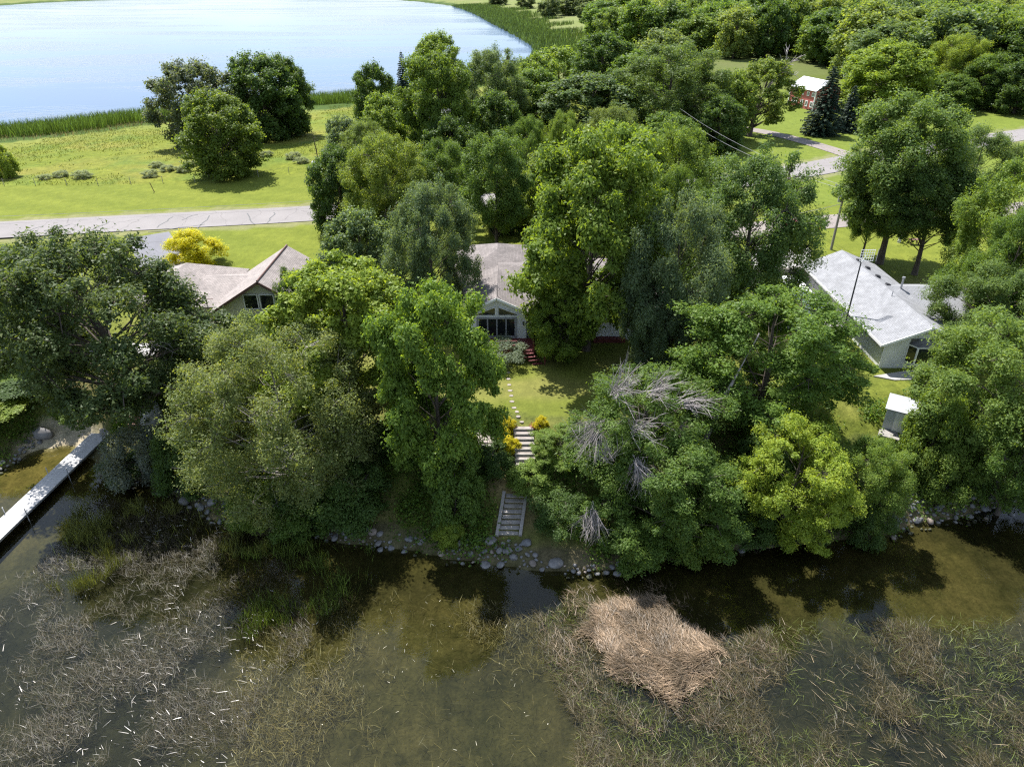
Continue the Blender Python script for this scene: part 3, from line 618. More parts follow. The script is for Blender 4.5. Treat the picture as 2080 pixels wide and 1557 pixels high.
# --- grey roofed white house on the right
h = thing('bungalow', (35.4, 60, 4.6), 'long white bungalow with pale grey shingle roof and bay window', 'house')
walls(h, 32.1, 38.8, 54.5, 72.6, 4.2, 7.3, M['siding_white'], 'y-y+', 8.62)
walls(h, 38.8, 46, 59.5, 67, 4.2, 7.3, M['siding_white'], 'x+', 8.4)
gable(h, 'roof', 'y', 53.9, 73.2, 31.45, 39.4, 7.15, 8.78, M['roof_grey'])
gable(h, 'roof', 'x', 35.3, 46.6, 58.8, 67.6, 7.12, 8.72, M['roof_grey'])
mb = MB(); mb.beam((31.45, 53.87, 7.07), (35.43, 53.87, 8.69), 0.05, 0.2); mb.beam((39.4, 53.87, 7.07), (35.43, 53.87, 8.69), 0.05, 0.2); mb.box(31.40, 31.46, 53.9, 73.2, 6.95, 7.16); mb.build('bargeboard', M['trim_white'], h)
def rz_(x): return 7.15 + (min(x, 70.85 - x) - 31.45) * (8.78 - 7.15) / 3.975
for y in (70.4, 68.2, 65.9, 63.7):
    x = 35.95; z = rz_(x); MB().hexa([(x, y, z), (x + .45, y, z - .17), (x + .45, y + .4, z - .17), (x, y + .4, z)], [(x + .03, y + .03, z + .17), (x + .42, y + .03, z + .06), (x + .42, y + .37, z + .06), (x + .03, y + .37, z + .17)]).build('roof_vent', M['dark_metal'], h)
for x, y, hh, r in ((36.9, 62.9, 1.3, 0.09), (35.1, 60.9, 0.7, 0.04), (38.2, 71, 1.2, 0.03), (40.5, 63.6, 0.6, 0.07)):
    z = 8.3; mb = MB().tube([(x, y, z), (x, y, z + hh)], r, 8); mb.tube([(x, y, z + hh + .003), (x, y, z + hh + .15)], r * 1.6 if r > .05 else r, 8); mb.build('roof_pipe', M['metal'], h)
# bay window on the lakeward gable
bx = W(1872, 54.2, 6); mb = MB()
q = [(bx - 1.2, 54.5), (bx - 0.75, 53.75), (bx + 1.0, 53.75), (bx + 1.45, 54.5)]
mb.hexa([(*q[0], 5.25), (*q[1], 5.25), (*q[2], 5.25), (*q[3], 5.25)], [(*q[0], 5.38), (*q[1], 5.38), (*q[2], 5.38), (*q[3], 5.38)])
mb.hexa([(*q[0], 6.85), (*q[1], 6.85), (*q[2], 6.85), (*q[3], 6.85)], [(*q[0], 6.95), (*q[1], 6.95), (*q[2], 6.95), (*q[3], 6.95)])
for p in q: mb.beam((*p, 5.38), (*p, 6.85), 0.12)
bw = mb.build('bay_window', M['trim_white'], h)
for (a, b2) in zip(q[:-1], q[1:]):
    MB().poly([(*a, 5.385), (*b2, 5.385), (*b2, 6.845), (*a, 6.845)]).build('pane', M['glass'], bw)
mb = MB(); mb.hexa([(*q[0], 6.955), (*q[1], 6.955), (*q[2], 6.955), (*q[3], 6.955)], [(q[0][0] + .1, 54.5, 7.45), (q[1][0] + .2, 54.4, 7.45), (q[2][0] - .2, 54.4, 7.45), (q[3][0] - .1, 54.5, 7.45)]); mb.build('bay_roof', M['stone_dark'], bw)
for y in (56.2, 58.0, 61.6, 63.3): window(h, (32.09, y, 6.25), -Yv, -Xv, 0.95, 0.75, 'trim_white', 1)
mb = MB(); obox(mb, (32.09, 68.8, 4.6), -Yv, -Xv, -1.9, 1.9, 0, 2.15, 0.003, 0.04)
gd = mb.build('garage_door', M['frame_grey'], h)
for k in range(4): MB().box(32.02, 32.046, 66.95, 70.65, 4.63 + k * .54, 4.63 + k * .54 + .5).build('panel', M['siding_white'], gd)
mb = MB(); mb.tube([(32.0, 54.42, 7.0), (32.0, 54.42, 4.5)], 0.05, 6); mb.build('downpipe', M['trim_white'], h)
mb = MB(); mb.box(27.9, 32.05, 72.5, 72.8, 4.4, 6.9); mb.build('wing_wall', M['paver'], h)
tag(MB().hexa([(30.9, 52.9, 4.6), (32.4, 52.2, 4.6), (36.5, 52.4, 4.6), (36.5, 54.48, 4.6)], [(30.9, 52.9, 4.72), (32.4, 52.2, 4.72), (36.5, 52.4, 4.72), (36.5, 54.48, 4.72)]).build('patio', M['concrete']), 'pale concrete patio under the bay window', 'patio')
mb = thing('antenna_mast', (31.55, 59.9, 4.6), 'tall thin mast with wire grid antenna against grey roof', 'antenna')
mb2 = MB().tube([(31.1, 60.2, 4.4), (31.1, 60.2, 12.2)], [0.09, 0.06], 8); mb2.build('mast', M['dark_metal'], mb)
g = MB(); ox, oy, oz = 31.1, 60.2, 12.3
for i in range(7): g.beam((ox - .2 + i * .2, oy, oz), (ox - .2 + i * .2, oy, oz + 1.1), .03)
for i in range(5): g.beam((ox - .22, oy - .03, oz + .05 + i * .25), (ox + 1.02, oy - .03, oz + .05 + i * .25), .03)
g.beam((ox, oy, oz - .2), (ox + .3, oy, oz + .5), .05); g.build('grid', M['trim_white'], mb)
t = thing('box_trailer', (28.6, 66, 4.6), 'long white boxy trailer parked alongside the bungalow', 'trailer')
mb = MB(); mb.box(27.5, 29.9, 62.0, 70.0, 5.15, 7.0); mb.build('body', M['white_paint'], t)
mb = MB(); mb.hexa([(27.45, 61.95, 7.003), (29.95, 61.95, 7.003), (29.95, 70.05, 7.003), (27.45, 70.05, 7.003)], [(27.6, 62.1, 7.12), (29.8, 62.1, 7.12), (29.8, 69.9, 7.12), (27.6, 69.9, 7.12)]); mb.build('roof', M['white_paint'], t)
for x in (27.55, 29.7):
    for y in (65.6, 66.5): MB().tube([(x, y, 4.98), (x + .2, y, 4.98)], 0.34, 14).build('wheel', M['black'], t)
MB().beam((28.7, 62.1, 5.0), (28.7, 60.6, 5.0), 0.12).build('drawbar', M['dark_metal'], t)
t = thing('garden_cart', (25, 64.5, 4.7), 'red wheeled cart with teal cover on the bright concrete yard', 'cart')
cp = G(1578, 598, 5.2); cx_, cy_ = cp.x, cp.y; cz_ = gz(cx_, cy_) + 0.06
mb = MB(); mb.hexa([(cx_ - .7, cy_ - 1.2, cz_ + .45), (cx_ + .7, cy_ - 1.2, cz_ + .45), (cx_ + .7, cy_ + 1.1, cz_ + .45), (cx_ - .7, cy_ + 1.1, cz_ + .45)], [(cx_ - .9, cy_ - 1.4, cz_ + 1.0), (cx_ + .9, cy_ - 1.4, cz_ + 1.0), (cx_ + .9, cy_ + 1.2, cz_ + 1.0), (cx_ - .9, cy_ + 1.2, cz_ + 1.0)]); mb.build('tub', M['red_paint'], t)
MB().hexa([(cx_ - .85, cy_ + .1, cz_ + 1.004), (cx_ + .85, cy_ + .1, cz_ + 1.004), (cx_ + .85, cy_ + 1.15, cz_ + 1.004), (cx_ - .85, cy_ + 1.15, cz_ + 1.004)], [(cx_ - .5, cy_ + .3, cz_ + 1.35), (cx_ + .5, cy_ + .3, cz_ + 1.35), (cx_ + .5, cy_ + 1.0, cz_ + 1.35), (cx_ - .5, cy_ + 1.0, cz_ + 1.35)]).build('cover', M['teal_paint'], t)
for sx in (-1, 1):
    for sy in (-.8, .8): MB().tube([(cx_ + sx * .72, cy_ + sy, cz_ + .3), (cx_ + sx * .88, cy_ + sy, cz_ + .3)], 0.3, 12).build('wheel', M['black'], t)
MB().beam((cx_, cy_ - 1.3, cz_ + .5), (cx_ - .3, cy_ - 2.3, cz_ + .95), .07).build('handle', M['red_paint'], t)

# --- tan house on the left
h = thing('tan_house', (-23, 60.5, 4.3), 'tan gabled house with steep pinkish roof and three windows', 'house')
walls(h, -27.6, -18.6, 60.9, 71, 3.6, 7.35, M['siding_tan'], 'y-', 10.0)
gable(h, 'roof', 'y', 60.3, 70.2, -28.3, -17.9, 7.05, 10.32, M['roof_tan'], 0.2)
mb = MB(); mb.beam((-28.3, 60.26, 6.93), (-23.1, 60.26, 10.2), 0.06, 0.24); mb.beam((-17.9, 60.26, 6.93), (-23.1, 60.26, 10.2), 0.06, 0.24); mb.build('bargeboard', M['trim_brown'], h)
mb = MB(); mb.tube([(-23.1, 60.3, 10.36), (-23.1, 70.2, 10.36)], 0.09, 6); mb.build('ridge_cap', M['trim_brown'], h)
hip(h, 'roof', -37.4, -28.4, 63.6, 72.8, 6.8, 9.15, M['roof_tan'])
gable(h, 'roof', 'x', -31.5, -24.0, 62.7, 71.5, 6.75, 8.25, M['roof_tan'])
walls(h, -36.9, -27.7, 64.2, 72.2, 3.6, 6.78, M['siding_tan'])
for x in (-24.2, -22.7, -21.2): window(h, (x, 60.89, 7.35), Xv, -Yv, 1.38, 1.5, 'trim_white', 1)
for x in (-35, -31.5): window(h, (x, 64.19, 4.9), Xv, -Yv, 1.6, 1.2, 'trim_white', 2)
mb = MB(); mb.tube([(-29.3, 62.9, 6.7), (-29.3, 62.9, 7.9)], 0.05, 6); mb.beam((-30.4, 62.9, 7.5), (-28.6, 62.9, 7.5), .05); mb.build('roof_bracket', M['trim_brown'], h)
pp = G(285, 680, 3.9); tag(MB().hexa([(-40, 58, 3.9), (-31, 58, 3.9), (-31, 60.5, 3.9), (-40, 60.5, 3.9)], [(-40, 58, 4.0), (-31, 58, 4.0), (-31, 60.5, 4.0), (-40, 60.5, 4.0)]).build('patio', M['concrete']), 'pale patio slab glimpsed through the oak by the tan house', 'patio')

# --- red farmhouse far right
h = thing('farmhouse', (78, 191, 4.6), 'red two storey farmhouse with white metal roof behind the spruces', 'house')
g0 = gz(78, 191) - .2; ze = g0 + 4.9; zr = g0 + 7.0
A = Vector((72.2, 197.5, 0)); L = Vector((0.27, -1, 0)).normalized(); D = Vector((1, 0.27, 0)).normalized()   # long wall runs along L, house depth along D
def hp(u, d, z): p = A + L * u + D * d; return (p.x, p.y, z)
mb = MB(); LL, DD = 10.5, 7.0
mb.poly([hp(0, 0, g0), hp(LL, 0, g0), hp(LL, 0, ze), hp(0, 0, ze)]); mb.poly([hp(LL, 0, g0), hp(LL, DD, g0), hp(LL, DD, ze), hp(LL, DD / 2, zr - .15), hp(LL, 0, ze)])
mb.poly([hp(LL, DD, g0), hp(0, DD, g0), hp(0, DD, ze), hp(LL, DD, ze)]); mb.poly([hp(0, DD, g0), hp(0, 0, g0), hp(0, 0, ze), hp(0, DD / 2, zr - .15), hp(0, DD, ze)]); mb.build('wall', M['siding_red'], h)
mb = MB(); slab(mb, [hp(-.4, -.4, ze - .1), hp(LL + .4, -.4, ze - .1), hp(LL + .4, DD / 2, zr), hp(-.4, DD / 2, zr)], .15); slab(mb, [hp(-.4, DD + .4, ze - .1), hp(LL + .4, DD + .4, ze - .1), hp(LL + .4, DD / 2, zr), hp(-.4, DD / 2, zr)], .15); mb.build('roof', M['roof_metal'], h)
for u, z, w, hh in ((3.2, 3.35, .95, 1.0), (5.3, 3.35, .95, 1.0), (7.6, 3.35, .95, 1.0), (9.6, 3.35, .95, 1.0), (1.9, 1.0, 1.0, 1.35), (3.1, 1.0, 1.0, 1.35), (5.6, .9, 1.0, 1.35), (7.5, .9, 1.0, 1.35), (9.5, .9, 1.0, 1.35)):
    p = hp(u, -.003, g0 + z); window(h, p, L, -D, w, hh, 'trim_white', 1, ft=0.2)
for u in (0.0, LL): MB().beam(hp(u, -.05, g0), hp(u, -.05, ze), .25).build('corner_board', M['trim_white'], h)
# --- low shed roofs glimpsed far right
for (px, py, Y, lab) in ((1905, 160, 215, 'blue grey roofed outbuilding glimpsed between trees right of the spruces'),):
    x = W(px, Y, 6); g0 = gz(x, Y); e = thing('outbuilding', (x, Y, g0), lab, 'shed'); walls(e, x - 3, x + 4, Y, Y + 6, g0 - .2, g0 + 3, M['trim_white'], 'y-y+', g0 + 4.4); gable(e, 'roof', 'y', Y - .4, Y + 6.4, x - 3.4, x + 4.4, g0 + 2.9, g0 + 4.6, M['roof_metal'])

# --- small garden shed by the right shore
sc_ = G(1826, 856, 4.3); e = thing('garden_shed', (sc_.x, sc_.y, 4.2), 'small pale blue garden shed with white roof near the bank', 'shed')
A = Vector((G(1797, 848, 4.3).x, G(1797, 848, 4.3).y, 0)); L = Vector((1, -0.62, 0)).normalized(); D = Vector((0.62, 1, 0)).normalized(); g0 = gz(A.x + 1, A.y) - .15; LL, DD = 2.9, 2.2; ze = g0 + 2.1; zr = g0 + 2.75
M['siding_blue'] = mat_siding('siding_blue', (0.50, 0.53, 0.55), 0.2)
mb = MB(); mb.poly([hp(0, 0, g0), hp(LL, 0, g0), hp(LL, 0, ze), hp(0, 0, ze)]); mb.poly([hp(LL, 0, g0), hp(LL, DD, g0), hp(LL, DD, ze), hp(LL, DD / 2, zr), hp(LL, 0, ze)]); mb.poly([hp(LL, DD, g0), hp(0, DD, g0), hp(0, DD, ze), hp(LL, DD, ze)]); mb.poly([hp(0, DD, g0), hp(0, 0, g0), hp(0, 0, ze), hp(0, DD / 2, zr), hp(0, DD, ze)]); mb.build('wall', M['siding_blue'], e)
mb = MB(); slab(mb, [hp(-.15, -.2, ze - .03), hp(LL + .15, -.2, ze - .03), hp(LL + .15, DD / 2, zr + .06), hp(-.15, DD / 2, zr + .06)], .06); slab(mb, [hp(-.15, DD + .2, ze - .03), hp(LL + .15, DD + .2, ze - .03), hp(LL + .15, DD / 2, zr + .06), hp(-.15, DD / 2, zr + .06)], .06); mb.build('roof', M['roof_metal'], e)
mb = MB(); obox(mb, hp(1.1, 0, g0 + .1), L, -D, -.42, .42, 0, 1.8, .003, .04); mb.build('door', M['trim_white'], e)
window(e, hp(2.2, 0, g0 + 1.1), L, -D, .6, .6, 'trim_white', 1, ft=.05)
mb = MB(); mb.hexa([hp(-.1, -1.0, g0), hp(1.4, -1.0, g0), hp(1.4, -.02, g0 + .05), hp(-.1, -.02, g0 + .05)], [hp(-.1, -1.0, g0 + .1), hp(1.4, -1.0, g0 + .1), hp(1.4, -.02, g0 + .22), hp(-.1, -.02, g0 + .22)]); mb.build('ramp', M['wood_grey'], e)

# ------------------------------------------------------------------ steps, terrace, stepping stones
ST = thing('upper_steps', (0.9, 45.5, 4.4), 'upper flight of paved steps between golden shrubs', 'steps')
p0, p1 = G(1063, 868, 4.5), G(1068, 940, 3.35)
for i in range(8):
    t = i / 7; y = p0.y + (p1.y - p0.y) * t; z = max(gz(1.0, y), 0) + 0.12; z = 4.58 - 1.15 * t; xc = p0.x + (p1.x - p0.x) * t
    MB().box(xc - .72, xc + .72, y - .26, y + .04, z - .35, z).build('step', M['paver'], ST)
    MB().box(xc - .76, xc + .76, y - .36, y - .265, z - .42, z + .02).build('riser', M['wood_grey'], ST)
LS = thing('lower_steps', (0, 38.5, 0.8), 'lower flight of grey timber steps above the shore boulders', 'steps')
p0, p1 = G(1047, 1006, 2.15), G(1033, 1082, 1.0)
for i in range(8):
    q = p0.lerp(p1, i / 7); MB().beam((q.x - .66, q.y, q.z), (q.x + .66, q.y, q.z), 0.33, 0.08).build('tread', M['wood_grey'], LS)
    MB().beam((q.x - .65, q.y + .19, q.z - .10), (q.x + .65, q.y + .19, q.z - .10), 0.05, 0.2).build('riser', M['wood_brown'], LS)
for s in (-1, 1):
    a = p0 + Vector((s * .8, .3, .1)); b2 = p1 + Vector((s * .8, -.3, .02)); MB().beam(a, b2, 0.22, 0.25).build('stringer', M['wood_grey'], LS)
rg = np.random.default_rng(3)
SP_ = thing('stepping_stones', (0, 50, 4.6), 'line of pale stepping stones crossing the lawn to the steps', 'stepping stones')
for i, (px, py) in enumerate([(1060, 851), (1052, 845), (1050, 836), (1044, 828), (1040, 815), (1038, 803), (1036, 792), (1034, 780), (1033, 768), (1032, 755)]):
    p = G(px, py, 4.6); z = gz(p.x, p.y); n = 7; a = [(p.x + .19 * (1 + rg.uniform(-.2, .2)) * math.cos(2 * math.pi * k / n), p.y + .16 * math.sin(2 * math.pi * k / n) * (1 + rg.uniform(-.2, .2))) for k in range(n)]
    mb = MB(); mb.v = [(x, y, z - .05) for x, y in a] + [(x, y, z + .04) for x, y in a]; mb.f = [tuple(range(n, 2 * n))] + [(k, (k + 1) % n, n + (k + 1) % n, n + k) for k in range(n)]; mb.build('stone', M['paver'], SP_)
TR = thing('terrace', (-4, 44.5, 4), 'paved terrace with low timber wall beside the golden shrubs', 'terrace')
zt = 4.45
for i in range(7):
    for j in range(4):
        x = -4.9 + i * .62; y = 43.3 + j * .5; MB().box(x, x + .59, y, y + .47, zt - .3, zt + rg.uniform(-.01, .02)).build('paver', M['paver'], TR)
for k in range(4): MB().box(-5.1, -.5, 42.95, 43.2, zt - 1.2 + k * .29, zt - 1.2 + k * .29 + .27).build('timber', M['wood_grey'], TR)
for k, px in enumerate((940, 968)): MB().box(-4.2 + k * 2.2, -3.0 + k * 2.2, 42.6, 42.94, zt - .9, zt - .62).build('ledge', M['paver'], TR)
wh = thing('wagon_wheel', (-3.3, 42.85, 3.6), 'dark round wheel leaning on the terrace timbers', 'wheel')
mb = MB(); c = Vector((-3.3, 42.8, zt - .45)); ring = [c + Vector((math.cos(a) * .42, 0.0 + .1 * math.sin(a), math.sin(a) * .42)) for a in np.linspace(0, 2 * math.pi, 21)]; mb.tube(ring, 0.06, 6, False); mb.build('rim', M['dark_metal'], wh)
for k in range(6):
    a = k * math.pi / 3; MB().beam(c, c + Vector((math.cos(a) * .4, .1 * math.sin(a), math.sin(a) * .4)), .04).build('spoke', M['dark_metal'], wh)
for i, (px, lab) in enumerate(((1044, 'flower pot left of the top step'), (1082, 'flower pot right of the top step'))):
    p = G(px, 866, 4.6); z = gz(p.x, p.y); e = thing('flower_pot', (p.x, p.y, z), 'red clay ' + lab, 'flower pot', 'pots beside the steps')
    mb = MB().tube([(p.x, p.y, z - .02), (p.x, p.y, z + .3), (p.x, p.y, z + .34)], [.14, .2, .22], 10); mb.build('pot', M['terracotta'], e)
    C = np.array([p.x, p.y, z + .45]) + rng.normal(0, .13, (120, 3)); o = link('flowers', leaf_mesh('flowers', C, rng.normal(size=(120, 3)) + [0, 0, .5], .09, .7, rng, M['leaf']), e); o.color = (0.3, 0.03, 0.04, 1) if i == 0 else (0.32, 0.10, 0.10, 1)
# brick-coloured retaining wall to the right of the steps, half hidden
RW = thing('retaining_wall', (8, 43.5, 3.5), 'low reddish block wall half hidden right of the upper steps', 'wall')
for i in range(13):
    for k in range(3):
        x = 4.0 + i * .56 + (k % 2) * .28; MB().box(x, x + .53, 43.2, 43.5, 3.1 + k * .26, 3.1 + k * .26 + .24).build('block', M['paver'], RW)
for i, (x, y, lab) in enumerate(((4.6, 41.7, 'pinkish stone slab below the block wall'),)):
    tag(MB().hexa([(3.2, 40.9, 2.3), (9.5, 40.9, 2.2), (9.5, 42.9, 3.0), (3.2, 42.9, 3.0)], [(3.2, 40.9, 2.5), (9.5, 40.9, 2.4), (9.5, 42.9, 3.2), (3.2, 42.9, 3.2)]).build('gravel_bed', M['gravel']), 'pinkish gravel bed below the low block wall', 'gravel bed')

# ------------------------------------------------------------------ dock and its stair
DA, DB = G(203, 880, 0.62), G(-75, 1145, 0.62)
DA2, DB2 = Vector((DA.x, DA.y, .62)), Vector((DB.x, DB.y, .62)); dd = (DB2 - DA2).normalized(); dr = Vector((-dd.y, dd.x, 0)); LEN = (DB2 - DA2).length
DK = thing('dock', DA2, 'long white plank dock running out from the left shore', 'dock')
npl = int(LEN / 0.30)
for i in range(npl):
    a = DA2 + dd * (i * .30); b2 = a + dd * .288; w = dr * .78
    jz = Vector((0, 0, random.uniform(-.004, .004))); MB().hexa([a - w - Vector((0, 0, .05)), b2 - w - Vector((0, 0, .05)), b2 + w - Vector((0, 0, .05)), a + w - Vector((0, 0, .05))], [a - w + jz, b2 - w + jz, b2 + w + jz, a + w + jz]).build('plank', M['dock'], DK)
for s in (-1, 1): MB().beam(DA2 + dr * s * .72 - Vector((0, 0, .13)), DB2 + dr * s * .72 - Vector((0, 0, .13)), .06, .15).build('side_beam', M['metal'], DK)
for d in (0.9, 5.6, 10.4, 15.2, 20):
    for s in (-1, 1):
        if d < LEN: p = DA2 + dd * d + dr * s * .84; MB().tube([(p.x, p.y, -1.2), (p.x, p.y, 1.15)], .035, 6).build('post', M['metal'], DK)
SA, SB = Vector((DA2.x, DA2.y, .62)), G(258, 803, 3.5); SB = Vector((SB.x, SB.y, 3.5)); sd = (SB - SA); hd = Vector((sd.x, sd.y, 0)).normalized(); hr = Vector((-hd.y, hd.x, 0))
SS = thing('wooden_stair', SA, 'brown wooden stair with slatted railings from dock to lawn', 'stairs')
A1 = SA + hd * 1.5 + Vector((0, 0, .12))
for i in range(6): q = SA + hd * (i * .25 + .14) + Vector((0, 0, .06)); MB().beam(q - hr * .65, q + hr * .65, .24, .05).build('plank', M['wood_grey'], SS)
S1 = Vector((A1.x, A1.y, .75))
for i in range(11): q = S1.lerp(SB, i / 10); MB().beam(q - hr * .62, q + hr * .62, .27, .05).build('tread', M['wood_brown'], SS)
for s in (-1, 1):
    a, b2 = S1 + hr * s * .66, SB + hr * s * .66; MB().beam(a - Vector((0, 0, .15)), b2 - Vector((0, 0, .15)), .06, .28).build('stringer', M['wood_brown'], SS)
    up = Vector((0, 0, 1.0)); MB().beam(a + up, b2 + up, .09, .06).build('rail', M['wood_brown'], SS); MB().beam(a + up * .25, b2 + up * .25, .06, .06).build('rail', M['wood_brown'], SS)
    for i in range(4): q = a.lerp(b2, i / 3); MB().box(q.x - .06, q.x + .06, q.y - .06, q.y + .06, q.z - .8, q.z + 1.15).build('post', M['wood_brown'], SS)
    for i in range(22): q = a.lerp(b2, (i + .5) / 22); MB().beam(q + up * .25, q + up * .98, .045).build('baluster', M['wood_brown'], SS)
e = thing('lawn_fence', (SB.x, SB.y, 3.6), 'short brown picket fence at the head of the dock stair', 'fence')
for i in range(9): q = SB + Vector((-2.6 + i * .32, .9, 0)); MB().box(q.x, q.x + .09, q.y, q.y + .04, 3.4, 4.75).build('picket', M['wood_brown'], e)
MB().beam(SB + Vector((-2.6, .95, .9)), SB + Vector((.2, .95, .9)), .08, .05).build('rail', M['wood_brown'], e)
e = thing('bench', (-30.9, 50.3, 3.7), 'small reddish wooden bench beside the white painted oak trunk', 'bench')
bq = G(268, 828, 3.9); z = gz(bq.x, bq.y)
for k in range(3): MB().box(bq.x - .7, bq.x + .7, bq.y - .25 + k * .17, bq.y - .1 + k * .17, z + .42, z + .46).build('seat_slat', M['wood_brown'], e)
for k in range(3): MB().box(bq.x - .7, bq.x + .7, bq.y + .3, bq.y + .34, z + .55 + k * .15, z + .67 + k * .15).build('back_slat', M['wood_brown'], e)
for sx in (-.6, .6):
    for sy in (-.18, .26): MB().box(bq.x + sx - .04, bq.x + sx + .04, bq.y + sy - .03, bq.y + sy + .03, z - .1, z + (.418 if sy < 0 else .99)).build('leg', M['wood_brown'], e)

# ------------------------------------------------------------------ boulders
def rock_mesh(seed, mat):
    import bmesh
    bm = bmesh.new(); bmesh.ops.create_icosphere(bm, subdivisions=2, radius=0.5); r = np.random.default_rng(seed); dirs = sph(r, 7); cut = r.uniform(.30, .46, 7); sc = r.uniform(.75, 1.25, 3)
    for v in bm.verts:
        for d, c in zip(dirs, cut):
            k = v.co.dot(Vector(d)) - c
            if k > 0: v.co -= Vector(d) * k * .85
        v.co = Vector((v.co.x * sc[0], v.co.y * sc[1], v.co.z * .8)) + Vector(r.normal(0, .012, 3))
    m = bpy.data.meshes.new('boulder'); bm.to_mesh(m); bm.free(); m.materials.append(mat); m.polygons.foreach_set('use_smooth', [True] * len(m.polygons)); return m
ROCKS = [rock_mesh(100 + i, M[k]) for i, k in enumerate(['stone', 'stone', 'stone_tan', 'stone', 'stone_dark', 'stone'])]
def rocks(name, label, px_line, n, spread, smin, smax, group=None, up=1.4, seed=0):
    r = np.random.default_rng(seed); pts = np.array([G(x, y, 0.2)[:2] for x, y in px_line]); seg = np.hypot(*np.diff(pts, axis=0).T); cum = np.concatenate([[0], np.cumsum(seg)])
    c = pts.mean(0); e = thing(name, (c[0], c[1], 0.2), label, 'boulders', group); placed = []
    for i in range(n * 6):
        if len(placed) >= n: break
        s = r.uniform(0, cum[-1]); x, y = np.interp(s, cum, pts[:, 0]), np.interp(s, cum, pts[:, 1]); y += r.uniform(-.35, up) * spread; x += r.normal(0, .2)
        sz = smin + (smax - smin) * r.uniform(0, 1) ** 2.2
        if any((x - a) ** 2 + (y - b3) ** 2 < (.40 * (sz + q)) ** 2 for a, b3, q in placed): continue
        placed.append((x, y, sz)); z = max(gz(x, y), -.15) + sz * .12
        o = bpy.data.objects.new('boulder', ROCKS[r.integers(len(ROCKS))]); col.objects.link(o); o.parent = e; o.matrix_parent_inverse = Matrix.Translation(-e.location)
        o.location = (x, y, z); o.rotation_euler = (r.uniform(-.4, .4), r.uniform(-.4, .4), r.uniform(0, 6.28)); o.scale = (sz, sz * r.uniform(.75, 1.2), sz * r.uniform(.7, 1))
    return e
rocks('boulder_bank', 'grey boulders heaped at the waterline below the lower steps', [(900, 1135), (960, 1135), (1040, 1140), (1080, 1148)], 62, 1.0, .2, .95, up=1.4, seed=1)
rocks('boulder_bank', 'grey stones lining the shaded waterline left of the bright shore bush', [(640, 1088), (700, 1098), (780, 1108), (850, 1118)], 60, .7, .16, .7, up=1.4, seed=2)
rocks('boulder_bank', 'scattered boulders at the waterline right of the lower steps', [(1080, 1150), (1150, 1162), (1230, 1160), (1300, 1150)], 34, .6, .22, .95, up=1.0, seed=3)
rocks('boulder_bank', 'heaped brown grey boulders under the trees at the right shore', [(1810, 1085), (1860, 1066), (1930, 1056), (2010, 1042), (2080, 1022)], 190, 1.25, .25, .8, up=2.4, seed=4)
rocks('boulder_bank', 'dark shaded boulders along the shore beside the dock', [(215, 950), (290, 985), (350, 1000), (430, 1050), (460, 1066)], 60, .8, .25, 1.15, up=1.6, seed=5)
rocks('boulder_bank', 'pale stones under the overhanging branches at right centre', [(1420, 1122), (1480, 1116), (1560, 1110)], 16, .5, .2, .6, seed=6)
rocks('stone_breakwater', 'mossy rubble stone wall bordering the little beach', [(-60, 985), (0, 950), (40, 925), (78, 893)], 60, .45, .3, .8, up=.9, seed=7)
q = G(88, 880, .9); o = bpy.data.objects.new('boulder', ROCKS[0]); col.objects.link(o); o.location = (q.x, q.y, gz(q.x, q.y) + .35); o.scale = (1.7, 1.5, 1.6); tag(o, 'large rounded grey boulder at the back of the little beach', 'boulder')

# ------------------------------------------------------------------ poles, wires, posts
def pole(px, py, toppy, label, arm=True, trafo=True, z=None):
    p = G(px, py, 4.8); z = gz(p.x, p.y); p = G(px, py, z); zt_ = ZY(toppy, p.y); e = thing('utility_pole', (p.x, p.y, z), label, 'utility pole', 'wooden utility poles')
    MB().tube([(p.x, p.y, z - .3), (p.x, p.y, zt_)], [.17, .12], 8).build('post', M['wood_grey'], e)
    if arm:
        a, b2 = Vector((p.x - .95, p.y + .7, zt_ - .12)), Vector((p.x + .95, p.y - .7, zt_ - .12))
        for k in (0, 1): MB().beam(a + Vector((0, .2 * k - .1, 0)), b2 + Vector((0, .2 * k - .1, 0)), .1, .12).build('crossarm', M['dock'], e)
        for t_ in (.05, .3, .7, .95): q = a.lerp(b2, t_); MB().tube([q + Vector((0, 0, .065)), q + Vector((0, 0, .25))], .05, 6).build('insulator', M['trim_white'], e)
    if trafo: MB().tube([(p.x - .38, p.y - .1, zt_ - 1.9), (p.x - .38, p.y - .1, zt_ - 1.1)], .24, 10).build('transformer', M['metal'], e)
    return Vector((p.x, p.y, zt_))
t1 = pole(1688, 507, 377, 'leaning wooden utility pole with crossarm behind the bungalow')
t2 = pole(1358, 300, 210, 'utility pole with grey transformer among the trees across the road', arm=False)
def wire(a, b2, sag, label, name='power_line', r=.018):
    pts = [Vector(a).lerp(Vector(b2), t) - Vector((0, 0, sag * 4 * t * (1 - t))) for t in np.linspace(0, 1, 14)]
    tag(MB().tube(pts, r, 4).build(name, M['frame_grey']), label, 'cable')
wire(t2, t1 + Vector((-.9, .6, .1)), 1.2, 'upper overhead wire between the two utility poles')
wire(t2 - Vector((0, 0, 1.3)), t1 + Vector((0, 0, -.5)), 1.3, 'lower overhead wire between the two utility poles')
c1 = G(1400, 445, 9.0); wire(t1 - Vector((.1, 0, 2.2)), c1, .8, 'dark service cable drooping left from the leaning pole', r=.03)
w1, w2 = G(-200, 447, 5.9), G(680, 405, 5.9); wire(w1, w2, .2, 'thin pale roadside wire above the mown verge', r=.02)
